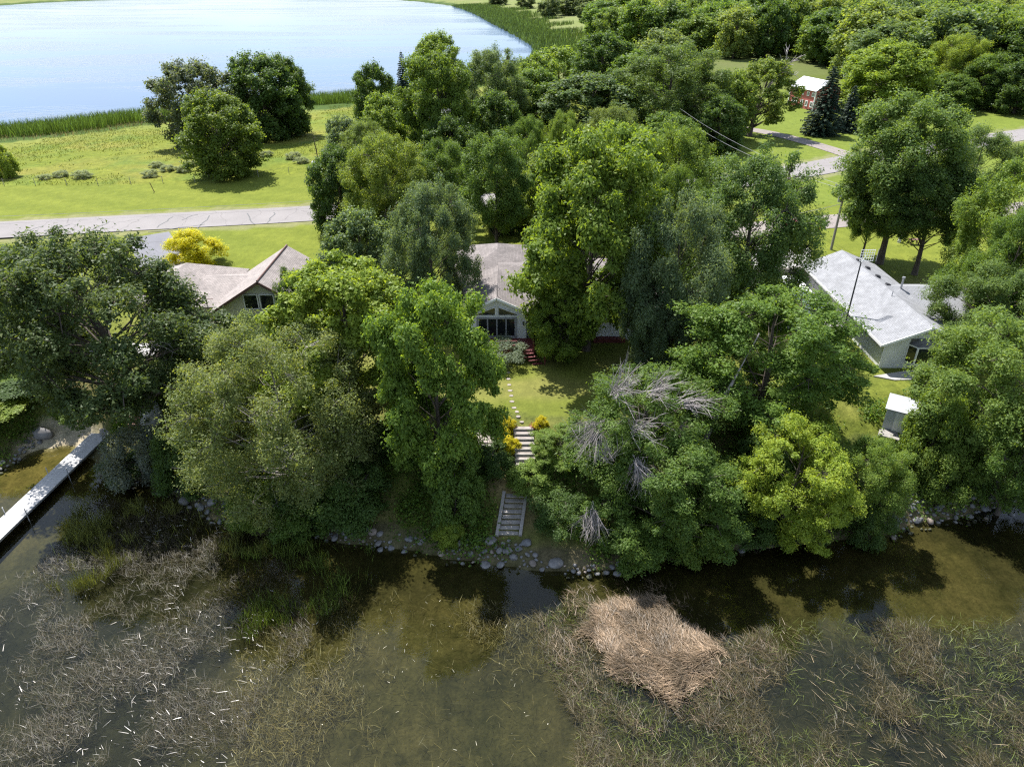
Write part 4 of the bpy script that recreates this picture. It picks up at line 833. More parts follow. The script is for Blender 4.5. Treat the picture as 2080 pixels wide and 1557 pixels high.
for px, py, hh in ((316, 398, 1.5),): p = G(px, py, 4.2); tag(MB().beam((p.x, p.y, gz(p.x, p.y) - .1), (p.x - .4, p.y, gz(p.x, p.y) + hh), .08).build('marker_post', M['wood_brown']), 'small leaning post on the mown verge', 'post')
fe = thing('wire_fence', (FENCE[3][0], FENCE[3][1], 3.8), 'thin wire fence along the edge of the rough meadow', 'fence'); prev = None
fl = smooth_line(FENCE, 0); tot = np.concatenate([[0], np.cumsum(np.hypot(*np.diff(fl, axis=0).T))])
for s in np.arange(0, tot[-1], 5.0):
    x, y = np.interp(s, tot, fl[:, 0]), np.interp(s, tot, fl[:, 1]); z = gz(x, y)
    if x < -110: continue
    MB().tube([(x, y, z - .1), (x, y, z + 1.15)], .045, 5).build('post', M['wood_grey'], fe)
    if prev: MB().tube([prev, (x, y, z + 1.0)], .006, 3).build('wire', M['wood_brown'], fe)
    prev = (x, y, z + 1.0)
p = G(650, 352, 4.0); z = gz(p.x, p.y); zt_ = ZY(264, p.y); e = thing('dead_sapling', (p.x, p.y, z), 'bare dead sapling standing at the edge of the meadow', 'tree')
mb = MB().tube([(p.x, p.y, z - .1), (p.x - .1, p.y, z + 3), (p.x - .5, p.y, zt_)], [.12, .09, .03], 6); mb.build('trunk', M['bark'], e)
mb = MB()
for k in range(14): zz = z + 1 + k * .45; a = rng.uniform(0, 6.28); mb.tube([(p.x - .03 * k, p.y, zz), (p.x - .03 * k + math.cos(a) * .7, p.y + math.sin(a) * .7, zz + .2)], [.03, .01], 3, False)
mb.build('branches', M['bark'], e)
p = G(641, 358, 4.0); z = gz(p.x, p.y); tag(MB().box(p.x - .35, p.x + .35, p.y - .2, p.y + .2, z - .05, z + 1.5).hexa([(p.x - .4, p.y - .25, z + 1.503), (p.x + .4, p.y - .25, z + 1.503), (p.x + .4, p.y + .25, z + 1.503), (p.x - .4, p.y + .25, z + 1.503)], [(p.x - .2, p.y - .1, z + 1.7), (p.x + .2, p.y - .1, z + 1.7), (p.x + .2, p.y + .1, z + 1.7), (p.x - .2, p.y + .1, z + 1.7)]).build('utility_cabinet', M['siding_white']), 'pale utility cabinet at the foot of the dead sapling', 'cabinet')
p = G(1826, 492, 4.8); z = gz(p.x, p.y); e = thing('hand_pump', (p.x, p.y, z), 'white post like pump on the lawn beneath the leaning trees', 'pump')
MB().tube([(p.x, p.y, z - .1), (p.x, p.y, z + 1.0), (p.x + .05, p.y, z + 1.45), (p.x + .1, p.y, z + 1.5)], [.2, .16, .2, .08], 9).build('column', M['white_paint'], e)
MB().beam((p.x + .1, p.y, z + 1.2), (p.x + .5, p.y - .1, z + .8), .06).build('spout', M['metal'], e)
e = thing('wellhead', (p.x + 1.4, p.y - .6, z), 'small brown wooden table beside the white pump', 'table')
MB().box(p.x + .9, p.x + 2.1, p.y - 1.0, p.y - .3, z + .6, z + .68).build('top', M['wood_brown'], e)
for sx in (1.0, 2.0):
    for sy in (-.95, -.38): MB().box(p.x + sx - .05, p.x + sx + .05, p.y + sy - .04, p.y + sy + .04, z - .05, z + .597).build('leg', M['wood_brown'], e)

# ------------------------------------------------------------------ cars
def car(px, py, rot, paint, label):
    p = G(px, py, 4.9); z = gz(p.x, p.y) + .07; e = thing('parked_car', (p.x, p.y, z), label, 'car'); c, s = math.cos(rot), math.sin(rot)
    def f(x, y, zz): return (p.x + x * c - y * s, p.y + x * s + y * c, z + zz)
    prof = [(-2.2, .45), (-2.2, .85), (-1.9, .98), (1.0, 1.0), (2.0, .88), (2.25, .7), (2.25, .42)]
    cab = [(-1.95, .985), (-1.45, 1.48), (.3, 1.5), (1.05, .99)]
    def loft(pr, w0, w1, name, mat, par):
        mb = MB(); n = len(pr); zmax = max(q[1] for q in pr); zmin = min(q[1] for q in pr)
        for sgn in (-1, 1):
            mb.v += [f(x, sgn * (w0 + (w1 - w0) * (zz - zmin) / (zmax - zmin + 1e-6)), zz) for x, zz in pr]
        mb.f.append(tuple(range(n))); mb.f.append(tuple(reversed(range(n, 2 * n))))
        for i in range(n): j = (i + 1) % n; mb.f.append((i, j, n + j, n + i))
        return mb.build(name, mat, par)
    loft(prof, .88, .84, 'body', M[paint], e); gl = loft(cab, .80, .64, 'cabin_glass', M['glass'], e)
    MB().hexa([f(-1.42, -.63, 1.485), f(.27, -.63, 1.505), f(.27, .63, 1.505), f(-1.42, .63, 1.485)], [f(-1.4, -.6, 1.53), f(.2, -.6, 1.54), f(.2, .6, 1.54), f(-1.4, .6, 1.53)]).build('roof', M[paint], e)
    for x in (-1.4, 1.4):
        for y in (-.80, .80):
            w = MB().tube([f(x, y - .1, .33), f(x, y + .1, .33)], .33, 14).build('wheel', M['black'], e)
    for y in (-.6, .6): MB().hexa([f(2.2, y - .18, .62), f(2.27, y - .18, .62), f(2.27, y + .18, .62), f(2.2, y + .18, .62)], [f(2.12, y - .18, .76), f(2.24, y - .18, .74), f(2.24, y + .18, .74), f(2.12, y + .18, .76)]).build('headlight', M['trim_white'], e)
car(1630, 470, .1, 'car_red', 'dark red car on the lane, half hidden by a tree')
car(1818, 448, .35, 'car_black', 'black car parked on the lane behind two leaning trees')
car(1092, 220, .2, 'white_paint', 'white car glimpsed on the paved yard across the road')
# red lawn chairs beneath the right trees
for i, (px, py, c) in enumerate(((1846, 918, 'red_paint'),)):
    p = G(px, py, 3.0); z = gz(p.x, p.y); e = thing('lawn_chair', (p.x, p.y, z), 'red wooden lawn chair in the shade below the shed', 'chair')
    for k in range(5): MB().beam((p.x - .3 + k * .14, p.y - .3, z + .42), (p.x - .3 + k * .14, p.y + .3, z + .3), .12, .03).build('seat_slat', M[c], e)
    for k in range(5): MB().beam((p.x - .3 + k * .14, p.y + .3, z + .3), (p.x - .36 + k * .17, p.y + .62, z + 1.05), .12, .03).build('back_slat', M[c], e)
    for sx in (-.4, .4): MB().box(p.x + sx - .07, p.x + sx + .07, p.y - .4, p.y + .4, z + .58, z + .61).build('arm', M[c], e); MB().box(p.x + sx - .04, p.x + sx + .04, p.y - .35, p.y - .27, z - .05, z + .577).build('leg', M[c], e); MB().box(p.x + sx - .04, p.x + sx + .04, p.y + .3, p.y + .38, z - .05, z + .577).build('leg', M[c], e)

# ------------------------------------------------------------------ trees
def dead_spray(e, o, d, n, L, r0=.035, spread=.5, seed=0, name='dead_branches'):
    r = np.random.default_rng(seed); mb = MB(); o = Vector(o); d = Vector(d).normalized()
    for _ in range(n):
        dv = (d + Vector(r.normal(0, spread, 3))).normalized(); l = L * r.uniform(.5, 1.1); p = [o + Vector(r.normal(0, .2, 3))]
        for k in range(4): dv = (dv + Vector(r.normal(0, .16, 3)) + Vector((0, 0, -.07))).normalized(); p.append(p[-1] + dv * l / 4)
        mb.tube(p, [r0, r0 * .8, r0 * .6, r0 * .4, r0 * .2], 3, False)
        for k in (1, 2, 3):
            q = (dv + Vector(r.normal(0, .55, 3))).normalized(); mb.tube([p[k], p[k] + q * l * .2, p[k] + q * l * .38 - Vector((0, 0, .05))], [r0 * .5, r0 * .35, r0 * .15], 3, False)
    ob = mb.mesh(name, M['dead_wood']); x = bpy.data.objects.new(name, ob); col.objects.link(x); x.parent = e
    bpy.context.view_layer.update(); x.matrix_parent_inverse = e.matrix_world.inverted(); return x

# near the water
e = T('oak', 30, 486, 440, 860, 49.4, (0.044, 0.064, 0.020), 'oak_tree', 'dark spreading oak with whitewashed trunk base beside the dock stair', rot=0.0)
e.location.x = G(303, 826, 3.7).x; e.location.y = 49.5; e.location.z = gz(e.location.x, 49.5)
q = e.location; z0 = q.z; ww = MB().tube([(q.x, q.y, z0 - .15), (q.x, q.y, z0 + .4), (q.x - .15, q.y, z0 + 1.35)], [1.0, .86, .76], 12, False).mesh('whitewash', M['whitewash'], True)
o = bpy.data.objects.new('whitewashed_base', ww); col.objects.link(o); o.parent = e; bpy.context.view_layer.update(); o.matrix_parent_inverse = e.matrix_world.inverted(); o['label'] = 'whitewashed base of the trunk'
dead_spray(e, (q.x - 1.6, q.y, z0 + 10.6), (.1, 0, 1), 7, 2.6, .035, .6, 5)
dead_spray(e, (q.x + 2.4, q.y - 1, z0 + 7.5), (1, -.2, .3), 6, 2.4, .035, .5, 6)
T('maple', -120, 512, 110, 830, 61, G_MD, 'maple_tree', 'bushy tree at the left edge behind the dark oak')
T('ash2', 20, 575, 170, 780, 61, G_OAK, 'ash_tree', 'dark tree in the gap between left edge tree and oak')
e = T('feather', 372, 672, 735, 1080, 41.6, G_GRY, 'locust_tree', 'feathery grey green tree with fine bare twigs left of centre shore')
T('maple2', 548, 532, 850, 860, 47.6, G_YL, 'maple_tree', 'bright yellow green maple in front of the tan house')
T('maple', 770, 590, 1000, 970, 41.2, (0.075, 0.118, 0.018), 'maple_tree', 'green maple whose crown covers the cottage lawn on its left')
e = T('leaning', 1165, 745, 1470, 1060, 42.0, G_MD, 'ash_tree', 'leaning ash with bare grey dead branches right of the steps', rot=0.6)
q = e.location
for k, (px, py, Y, d, n, L) in enumerate(((1295, 935, 36.6, (.3, -.25, -1), 40, 2.5), (1205, 1035, 36.0, (-.05, -.25, -1), 40, 2.3), (1250, 800, 38.6, (.35, -.2, .7), 30, 2.6), (1225, 860, 37.8, (-.8, -.3, -.3), 34, 2.8), (1320, 800, 39.5, (.5, -.1, .6), 20, 2.4), (1385, 815, 39.0, (.8, -.2, .2), 16, 2.2), (1240, 930, 37.4, (-.2, -.2, 1), 16, 3.0), (1290, 870, 37.6, (.2, -.3, .3), 18, 2.4))):
    z = ZY(py, Y); dead_spray(e, (W(px, Y, z), Y, z), d, int(n * 1.4), L, .022, .36, 40 + k)
T('elder', 1228, 900, 1500, 1195, 36.9, G_MD, 'boxelder_tree', 'dense green box elder hanging over the water beside the reed mat')
T('elder', 1400, 592, 1735, 960, 46.5, (0.066, 0.108, 0.018), 'boxelder_tree', 'broad shaded tree in front of the bungalow yard', rot=2.0)
e = thing('dead_tree', G(1500, 830, 6), 'pale barkless dead trunk leaning inside the broad shaded tree', 'tree'); a0, a1 = G(1475, 800, 9), G(1540, 690, 12.5)
MB().tube([(a0.x - 1, a0.y + 1, gz(a0.x, a0.y)), (a0.x, a0.y, 9), (a1.x, a1.y, 13)], [.2, .14, .06], 7).build('trunk', M['dead_wood'], e)
T('elder', 1520, 868, 1740, 1155, 37.9, (0.125, 0.165, 0.02), 'boxelder_tree', 'yellow green tree overhanging the water right of centre', rot=4.0)
T('ash', 1705, 892, 1855, 1120, 38.8, G_LT, 'ash_tree', 'small pale green tree on the shore below the shed')
T('maple2', 1500, 880, 1620, 1120, 40.2, G_DK, 'maple_tree', 'dark green tree left of the yellow green shore tree')
T('ash', 1912, 655, 2230, 1030, 44.2, (0.080, 0.118, 0.024), 'ash_tree', 'big light green ash filling the right edge above the boulders', rot=1.0)
T('ash2', 2010, 820, 2200, 1090, 40.5, G_MD, 'ash_tree', 'low green tree at the right edge over the dark water')
T('elder', 1088, 872, 1200, 1010, 42.2, G_LT, 'boxelder_tree', 'small light green tree right beside the upper steps')
T('bush', 1035, 950, 1130, 1020, 40.6, G_LT, 'shrub', 'light leafy bush between the upper and lower steps', cat='shrub')
# around the cottage
T('maple', 1068, 262, 1345, 700, 58.2, (0.085, 0.125, 0.018), 'maple_tree', 'tall maple standing in front of the cottage right wing', rot=1.4)
T('ash2', 1270, 395, 1480, 780, 53.5, G_SV, 'ash_tree', 'tall silvery green ash right of the tall cottage maple', rot=.7)
T('ash', 1400, 310, 1655, 640, 64, (0.062, 0.10, 0.026), 'ash_tree', 'broad dark green ash left of the bungalow roof')
T('ash', 788, 368, 960, 610, 63, G_SV, 'ash_tree', 'silvery ash just left of the cottage roof')
T('round', 662, 425, 800, 600, 68, (0.072, 0.105, 0.042), 'maple_tree', 'pale silver maple behind the yellow green maple')
T('tall', 945, 268, 1072, 530, 83, G_MD, 'maple_tree', 'dark trunked tree rising behind the cottage roof')
T('ash', 700, 272, 865, 470, 87, (0.095, 0.128, 0.022), 'ash_tree', 'light green ash near the road left of the dark trunked tree')
T('round', 632, 300, 740, 510, 91, G_DK, 'maple_tree', 'dark green tree where the left road vanishes behind leaves')
T('ash2', 830, 285, 965, 450, 92, G_MD, 'ash_tree', 'mid green ash beside the road above the silvery ash')
T('maple2', 1050, 300, 1200, 480, 88, (0.09, 0.125, 0.02), 'maple_tree', 'yellowish maple crown behind the tall cottage maple')
T('ash', 1290, 255, 1460, 470, 82, G_LT, 'ash_tree', 'light ash crown just left of the transformer pole')
T('maple', 1180, 250, 1330, 440, 80, G_LT, 'maple_tree', 'leafy maple crown directly behind the tall cottage maple')
T('round', 1085, 385, 1195, 545, 79, G_MD, 'maple_tree', 'green tree between the cottage roof and the road')
T('ash2', 1320, 340, 1440, 570, 72, G_MD, 'ash_tree', 'mid green ash tucked behind the tall silvery ash')
T('round', 985, 400, 1075, 520, 92, G_DK, 'maple_tree', 'dark tree by the road behind the cottage peak')
T('elder', 560, 545, 640, 640, 58, G_DK, 'boxelder_tree', 'small dark tree at the corner of the tan house roof')
T('bush2', 450, 632, 545, 745, 55, (0.085, 0.115, 0.05), 'willow_tree', 'pale grey green small tree below the tan house windows')
T('maple2', 1080, 560, 1200, 765, 56.3, (0.085, 0.125, 0.018), 'maple_tree', 'young maple hiding the cottage wing beside the deck')
T('ash', 1275, 545, 1405, 800, 52.5, G_SV, 'ash_tree', 'lower silvery ash in front of the cottage right end')
# right of the bungalow
T('tall', 1735, 188, 1940, 470, 80, (0.068, 0.105, 0.024), 'cottonwood_tree', 'tallest cottonwood standing by the road behind the bungalow')
T('tall2', 1728, 375, 1815, 525, 81, G_MD, 'ash_tree', 'slim tree with straight trunk just behind the bungalow roof')
T('tall2', 1800, 330, 1990, 560, 76.5, G_DK, 'maple_tree', 'dark leaning maple over the lawn behind the bungalow')
T('ash2', 1905, 255, 2065, 440, 98, (0.075, 0.11, 0.03), 'ash_tree', 'grey green ash in front of the road at the right')
T('ash', 1960, 320, 2180, 600, 66, G_LT, 'ash_tree', 'light green tree cut by the right edge above the bungalow')
T('ash2', 1925, 535, 2140, 720, 55.5, (0.062, 0.095, 0.024), 'ash_tree', 'dark green tree covering the right end of the bungalow roof')
T('bush', 1895, 535, 1960, 610, 66, G_MD, 'shrub', 'round shrub on the lawn beyond the bungalow roof', cat='shrub')
# across the road
T('maple', 818, 106, 962, 340, 124, (0.068, 0.105, 0.016), 'maple_tree', 'tall dense maple at the near lake corner across the road')
T('round', 718, 128, 800, 270, 150, G_DK, 'maple_tree', 'round dark tree at the lake edge left of the small spruce')
T('round', 735, 190, 830, 310, 132, G_LT, 'maple_tree', 'light green sapling crown left of the tall dense maple')
T('ash', 930, 98, 1062, 270, 150, (0.07, 0.10, 0.034), 'ash_tree', 'silvery ash behind the tall dense maple')
T('round', 838, 66, 932, 160, 205, G_LT, 'ash_tree', 'pale tree nearest the open lake in the middle distance')
T('spruce', 792, 98, 842, 190, 195, (0.016, 0.032, 0.02), 'spruce_tree', 'small dark spruce outlined against the lake')
T('round', 1165, 66, 1285, 190, 205, G_DK, 'oak_tree', 'dark round tree at the right end of the lake')
T('far', 1050, 110, 1130, 230, 190, G_LT, 'ash_tree', 'thin light tree right of the lake tip in the middle')
T('round', 1025, 140, 1140, 270, 158, G_MD, 'maple_tree', 'green tree above the paved yard across the road')
T('round', 1110, 150, 1300, 300, 150, (0.058, 0.09, 0.028), 'maple_tree', 'wide dark tree in the middle across the road')
T('ash', 1260, 88, 1465, 310, 152, (0.07, 0.105, 0.026), 'ash_tree', 'large ash behind the transformer pole')
T('ash2', 1105, 225, 1185, 370, 118, G_LT, 'ash_tree', 'slender light ash left of the twin across the road')
T('ash2', 1030, 235, 1110, 350, 116, G_MD, 'ash_tree', 'slender light ash by the yellow shrub across the road')
T('ash', 1190, 215, 1300, 340, 124, (0.09, 0.12, 0.028), 'ash_tree', 'pale green roundish ash in the centre across the road')
T('round', 1300, 230, 1420, 340, 128, G_MD, 'maple_tree', 'green maple at the foot of the transformer pole')
T('round', 660, 235, 745, 350, 118, (0.075, 0.105, 0.05), 'willow_tree', 'silvery willow at the right end of the meadow fence')
T('ash', 690, 245, 790, 370, 112, (0.09, 0.125, 0.03), 'ash_tree', 'light green tree behind the silvery willow')
T('bush', 1000, 258, 1024, 286, 140, (0.30, 0.20, 0.01), 'shrub', 'yellow orange shrub on the lawn across the road', cat='shrub')
e = T('snag', 1465, 118, 1605, 290, 156, (0.09, 0.125, 0.022), 'oak_tree', 'half dead oak with bare upper limbs by the farm track', rot=0.0)
q = e.location; dead_spray(e, (q.x + 4.5, q.y, q.z + 12.5), (.4, 0, 1), 9, 5.5, .16, .45, 77); dead_spray(e, (q.x + 1.5, q.y, q.z + 8), (.5, 0, 1), 2, 6.5, .3, .1, 78)
T('round', 1440, 145, 1530, 275, 152, G_LT, 'maple_tree', 'light green tree left of the half dead oak')
T('spruce', 1640, 126, 1732, 288, 157, (0.020, 0.036, 0.018), 'spruce_tree', 'large dark spruce in front of the red farmhouse', rot=.4)
T('spruce', 1700, 168, 1762, 282, 161, (0.022, 0.038, 0.022), 'spruce_tree', 'smaller spruce right of the large spruce', rot=2)
T('round', 1730, 85, 1890, 240, 185, (0.095, 0.135, 0.02), 'maple_tree', 'bright round maple right of the spruces')
T('ash', 1880, 70, 2000, 230, 200, G_YL, 'ash_tree', 'yellowish ash in the right background')
T('round', 1890, 150, 1980, 235, 186, G_MD, 'maple_tree', 'small tree casting shade on the far right lawn')
T('round', 1960, 110, 2050, 225, 190, G_MD, 'maple_tree', 'dark tree on the far right lawn beside the smaller one')
T('round', 2030, 120, 2130, 230, 182, G_DK, 'maple_tree', 'dark tree cut by the right edge near the far road')
T('round', 960, 185, 1050, 310, 136, G_DK, 'maple_tree', 'dark tree over the paved yard right of the tall dense maple')
T('round', 865, 235, 965, 345, 116, G_DK, 'maple_tree', 'dark low tree at the foot of the tall dense maple')
T('ash', 740, 280, 850, 410, 103, G_LT, 'ash_tree', 'light green ash between road and tall dense maple')
T('round', 1330, 140, 1470, 290, 168, G_MD, 'maple_tree', 'green tree behind the large ash by the transformer pole')
T('far2', 1090, 95, 1180, 190, 220, G_LT, 'ash_tree', 'light tree beside the lake tip')
T('far', 1240, 105, 1340, 210, 192, G_MD, 'maple_tree', 'mid green tree right of the dark round lake tree')
T('far2', 1290, 60, 1400, 170, 235, (0.085, 0.115, 0.035), 'ash_tree', 'pale green tree at the left end of the wood')
T('ash2', 1985, 430, 2130, 650, 60, G_MD, 'ash_tree', 'green tree at the right edge beside the dark roof tree')
T('round', 1420, 195, 1510, 300, 140, G_DK, 'maple_tree', 'dark tree shading the lawn left of the farm track')
# meadow by the lake
T('field_oak', 312, 122, 480, 300, 150, (0.060, 0.078, 0.042), 'oak_tree', 'grey open crowned oak against the lake', rot=2.2)
T('round', 372, 184, 516, 375, 122, (0.072, 0.105, 0.018), 'maple_tree', 'bright rounded tree in front of the meadow oak', rot=1)
T('round', 462, 108, 600, 300, 156, G_DK, 'maple_tree', 'tall dark tree in the meadow clump by the lake')
T('round', 535, 112, 622, 290, 160, (0.044, 0.074, 0.018), 'maple_tree', 'rightmost dark tree of the meadow clump')
T('bush', -30, 298, 26, 372, 122, G_YL, 'shrub', 'round sunlit shrub at the left edge of the meadow', cat='shrub')
T('golden', 330, 466, 436, 560, 80, (0.44, 0.43, 0.012), 'golden_tree', 'bright golden yellow tree beside the asphalt driveway')
# far shore groups
for i, (x0, y0, x1, y1, Y, lab) in enumerate([(990, -12, 1030, 10, 900, 'small far tree touching the top edge above the lake'), (1050, -10, 1086, 15, 800, 'dark tree in the far field near the top edge'), (1094, -6, 1135, 36, 640, 'grey green far field tree, left one of the clump'),
                          (1128, -8, 1180, 30, 660, 'middle tree of the far field clump'), (1172, 6, 1208, 47, 580, 'small near tree of the far field clump'), (1165, -10, 1206, 20, 680, 'rear tree of the far field clump')]):
    T('far' if i % 2 else 'far2', x0, y0, x1, y1, Y, (0.07, 0.095, 0.04), 'field_tree', lab, 'trees in the far field')

# dense wood on the right
wr = np.random.default_rng(55); placed = []
WOOD = [(1225, 96), (1345, 104), (1480, 122), (1640, 124), (1700, 140), (1760, 175), (1880, 195), (2040, 205), (2300, 205)]
wx = np.array([a for a, _ in WOOD]); wy = np.array([b2 for _, b2 in WOOD])
for _ in range(9000):
    if len(placed) >= 240: break
    Y = 172 + 400 * wr.uniform() ** 1.15; px = wr.uniform(1215, 2130); py = 778.5 + FPX * math.tan(math.atan2(CAM_Z - 4.8, Y) - R(PITCH))
    if py > np.interp(px, wx, wy) - 2: continue
    if px < 1330 and py < 60 - (px - 1215) * .3: continue
    x = W(px, Y, 4.8); sp = 10.5 if Y < 300 else 14
    if any((x - a) ** 2 + (Y - b2) ** 2 < sp * sp for a, b2 in placed): continue
    placed.append((x, Y)); edge = py > np.interp(px, wx, wy) - 14
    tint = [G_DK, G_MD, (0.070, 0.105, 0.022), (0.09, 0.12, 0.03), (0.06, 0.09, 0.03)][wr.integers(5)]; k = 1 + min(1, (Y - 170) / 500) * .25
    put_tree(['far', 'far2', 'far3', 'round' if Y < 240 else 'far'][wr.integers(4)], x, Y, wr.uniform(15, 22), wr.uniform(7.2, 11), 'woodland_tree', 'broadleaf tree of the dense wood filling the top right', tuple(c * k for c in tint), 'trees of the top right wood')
# the rest of the wood, farther off, reads as one mass
def instancer(name, label, pts, proto, tint, smin, smax):
    me = bpy.data.meshes.new(name); me.from_pydata([tuple(p) for p in pts], [], []); o = link(name, me)
    src = bpy.data.objects.new(name + '_source', proto['crown']); src.color = (*tint, 1); col.objects.link(src); src.location = (0, -400, -60); src.hide_render = True
    ng = bpy.data.node_groups.new(name, 'GeometryNodeTree'); ng.interface.new_socket('Geometry', in_out='INPUT', socket_type='NodeSocketGeometry'); ng.interface.new_socket('Geometry', in_out='OUTPUT', socket_type='NodeSocketGeometry')
    gi, go = ng.nodes.new('NodeGroupInput'), ng.nodes.new('NodeGroupOutput'); ip = ng.nodes.new('GeometryNodeInstanceOnPoints'); oi = ng.nodes.new('GeometryNodeObjectInfo'); oi.inputs['Object'].default_value = src
    rv = ng.nodes.new('FunctionNodeRandomValue'); rv.data_type = 'FLOAT_VECTOR'; rv.inputs['Max'].default_value = (0, 0, 6.28)
    rs = ng.nodes.new('FunctionNodeRandomValue'); rs.data_type = 'FLOAT'; rs.inputs[2].default_value = smin; rs.inputs[3].default_value = smax
    L = ng.links.new; L(gi.outputs[0], ip.inputs['Points']); L(oi.outputs['Geometry'], ip.inputs['Instance']); L(rv.outputs[0], ip.inputs['Rotation']); L(rs.outputs[1], ip.inputs['Scale']); L(ip.outputs[0], go.inputs[0])
    md = o.modifiers.new('scatter', 'NODES'); md.node_group = ng; o.color = (*tint, 1); return tag(o, label, 'woodland', kind='stuff')
far_pts = {0: [], 1: [], 2: []}
cand = wr.uniform(size=(2600, 2)); 
for a, b2 in cand:
    Y = 480 + 1100 * a ** 1.3; px = 1230 + (b2 * 1250); 
    if px < 1330 and Y < 700: continue
    far_pts[int(wr.integers(3))].append((W(px, Y, 5), Y, 4.2))
instancer('far_woodland', 'distant green woodland mass along the top right edge', far_pts[0], P['far2'], (0.105, 0.15, 0.045), 1.35, 1.8)
instancer('far_woodland', 'paler crowns of the distant woodland along the top right edge', far_pts[1], P['far'], (0.13, 0.175, 0.055), 1.3, 1.7)
instancer('far_woodland', 'darker crowns of the distant woodland along the top right edge', far_pts[2], P['far3'], (0.085, 0.13, 0.042), 1.3, 1.7)

# shrubs
for i, (p, x0, y0, x1, y1, Y, t_, lab) in enumerate([
    ('bush2', 955, 690, 1065, 760, 56.0, (0.10, 0.125, 0.075), 'grey green lilac bush in front of the red deck'),
    ('golden', 1010, 848, 1050, 900, 45.2, (0.40, 0.37, 0.012), 'upper golden shrub left of the top step'),
    ('golden', 1005, 885, 1052, 945, 43.4, (0.40, 0.37, 0.012), 'lower golden shrub beside the upper steps'),
    ('golden', 1085, 848, 1115, 890, 45.2, (0.40, 0.37, 0.012), 'golden shrub right of the top step'),
    ('bush', 620, 950, 770, 1090, 39.6, G_DK, 'dark green bush on the shaded bank left of the bare slope'),
    ('bush', 868, 930, 975, 1110, 38.6, G_MD, 'bushy thicket between the maple trunk and lower steps'),
    ('bush', 880, 1060, 935, 1130, 37.0, G_YL, 'bright sunlit bush right at the waterline'),
    ('bush2', 1075, 1010, 1200, 1150, 37.8, G_DK, 'low dark thicket right of the lower steps'),
    ('bush', 950, 905, 1040, 980, 42.2, G_DK, 'dark shrub under the terrace timbers'),
    ('bush2', 455, 1000, 560, 1090, 39.2, G_LT, 'leafy shore shrub below the feathery tree'),
    ('bush', 540, 1010, 660, 1095, 38.7, G_MD, 'green waterline shrub right of the leafy shore shrub'),
    ('bush2', 195, 870, 330, 990, 44.5, (0.085, 0.10, 0.07), 'pale lavender grey shrub right of the dock stair'),
    ('bush', 300, 880, 400, 1010, 43.0, G_DK, 'dark shrub on the bank below the oak trunk'),
    ('bush', 195, 930, 290, 985, 45.4, G_DK, 'low dark green shrub beside the dock edge'),
    ('bush', 105, 850, 170, 905, 51.8, G_LT, 'leafy shrub between the beach and the dock'),
    ('bush', -70, 838, 62, 925, 50.8, G_YL, 'sunlit yellow green shrub at the left edge behind the breakwater'),
    ('bush2', 10, 810, 85, 880, 53.2, G_LT, 'light bush behind the large beach boulder'),
    ('bush', -20, 780, 110, 860, 53.0, G_DK, 'dark shaded bush under the oak at the left edge'),
    ('bush2', 1590, 1040, 1700, 1130, 38.4, G_DK, 'shaded shore bush under the yellow green tree'),
    ('bush', 1380, 1000, 1520, 1130, 39.0, G_DK, 'dark shore bush at right centre under the trees'),
    ('bush2', 1140, 880, 1260, 960, 42.4, G_MD, 'leafy bush beside the low block wall'),
    ('bush', 385, 640, 470, 745, 57.0, G_MD, 'green shrub against the tan house corner'),
    ('bush', 330, 655, 400, 720, 57.5, G_LT, 'light shrub on the lawn before the tan house'),
    ('bush', 1862, 800, 1975, 985, 43.4, G_LT, 'tall light green bush hiding the right side of the shed'),
    ('bush2', 1880, 905, 2000, 1030, 41.6, G_LT, 'light green bush above the right boulder heap'),
    ('bush', 1238, 1060, 1370, 1195, 35.9, G_MD, 'green bush drooping into the water left of the reed mat'),
    ('bush', 1360, 1050, 1480, 1165, 36.6, G_LT, 'light green bush overhanging the water behind the reed mat'),
    ('bush', 1480, 1030, 1590, 1130, 37.6, G_DK, 'dark bush over the shore left of the yellow green tree'),
    ('bush2', 1740, 1020, 1830, 1115, 37.6, G_DK, 'dark bush hanging over the water left of the boulder heap'),
    ('bush', 540, 960, 660, 1060, 39.8, G_DK, 'dark bush under the right side of the feathery tree'),
    ('bush', 700, 880, 800, 960, 44.0, G_DK, 'dark shrub under the yellow green maple'),
    ('bush', 400, 760, 520, 880, 48.5, G_MD, 'green shrub at the lawn edge behind the feathery tree')]):
    T(p, x0, y0, x1, y1, Y, t_, 'shrub', lab, cat='shrub', group='garden and bank shrubs')
# weeds in the meadow
for i, (px, py, s) in enumerate([(172, 375, 1.5), (130, 372, 1.3), (95, 378, 1.1), (310, 372, 1.4), (322, 352, 1.2), (345, 360, 1.3), (375, 362, 1.4), (390, 350, 1.2), (545, 330, 1.2), (600, 336, 1.5), (615, 345, 1.3)]):
    p = G(px, py, 3.6); put_tree('bush2', p.x, p.y, s * .8, s, 'weed_clump', 'grey green weed clump in the rough meadow grass', (0.13, 0.155, 0.08), 'weed clumps of the meadow', cat='plant')

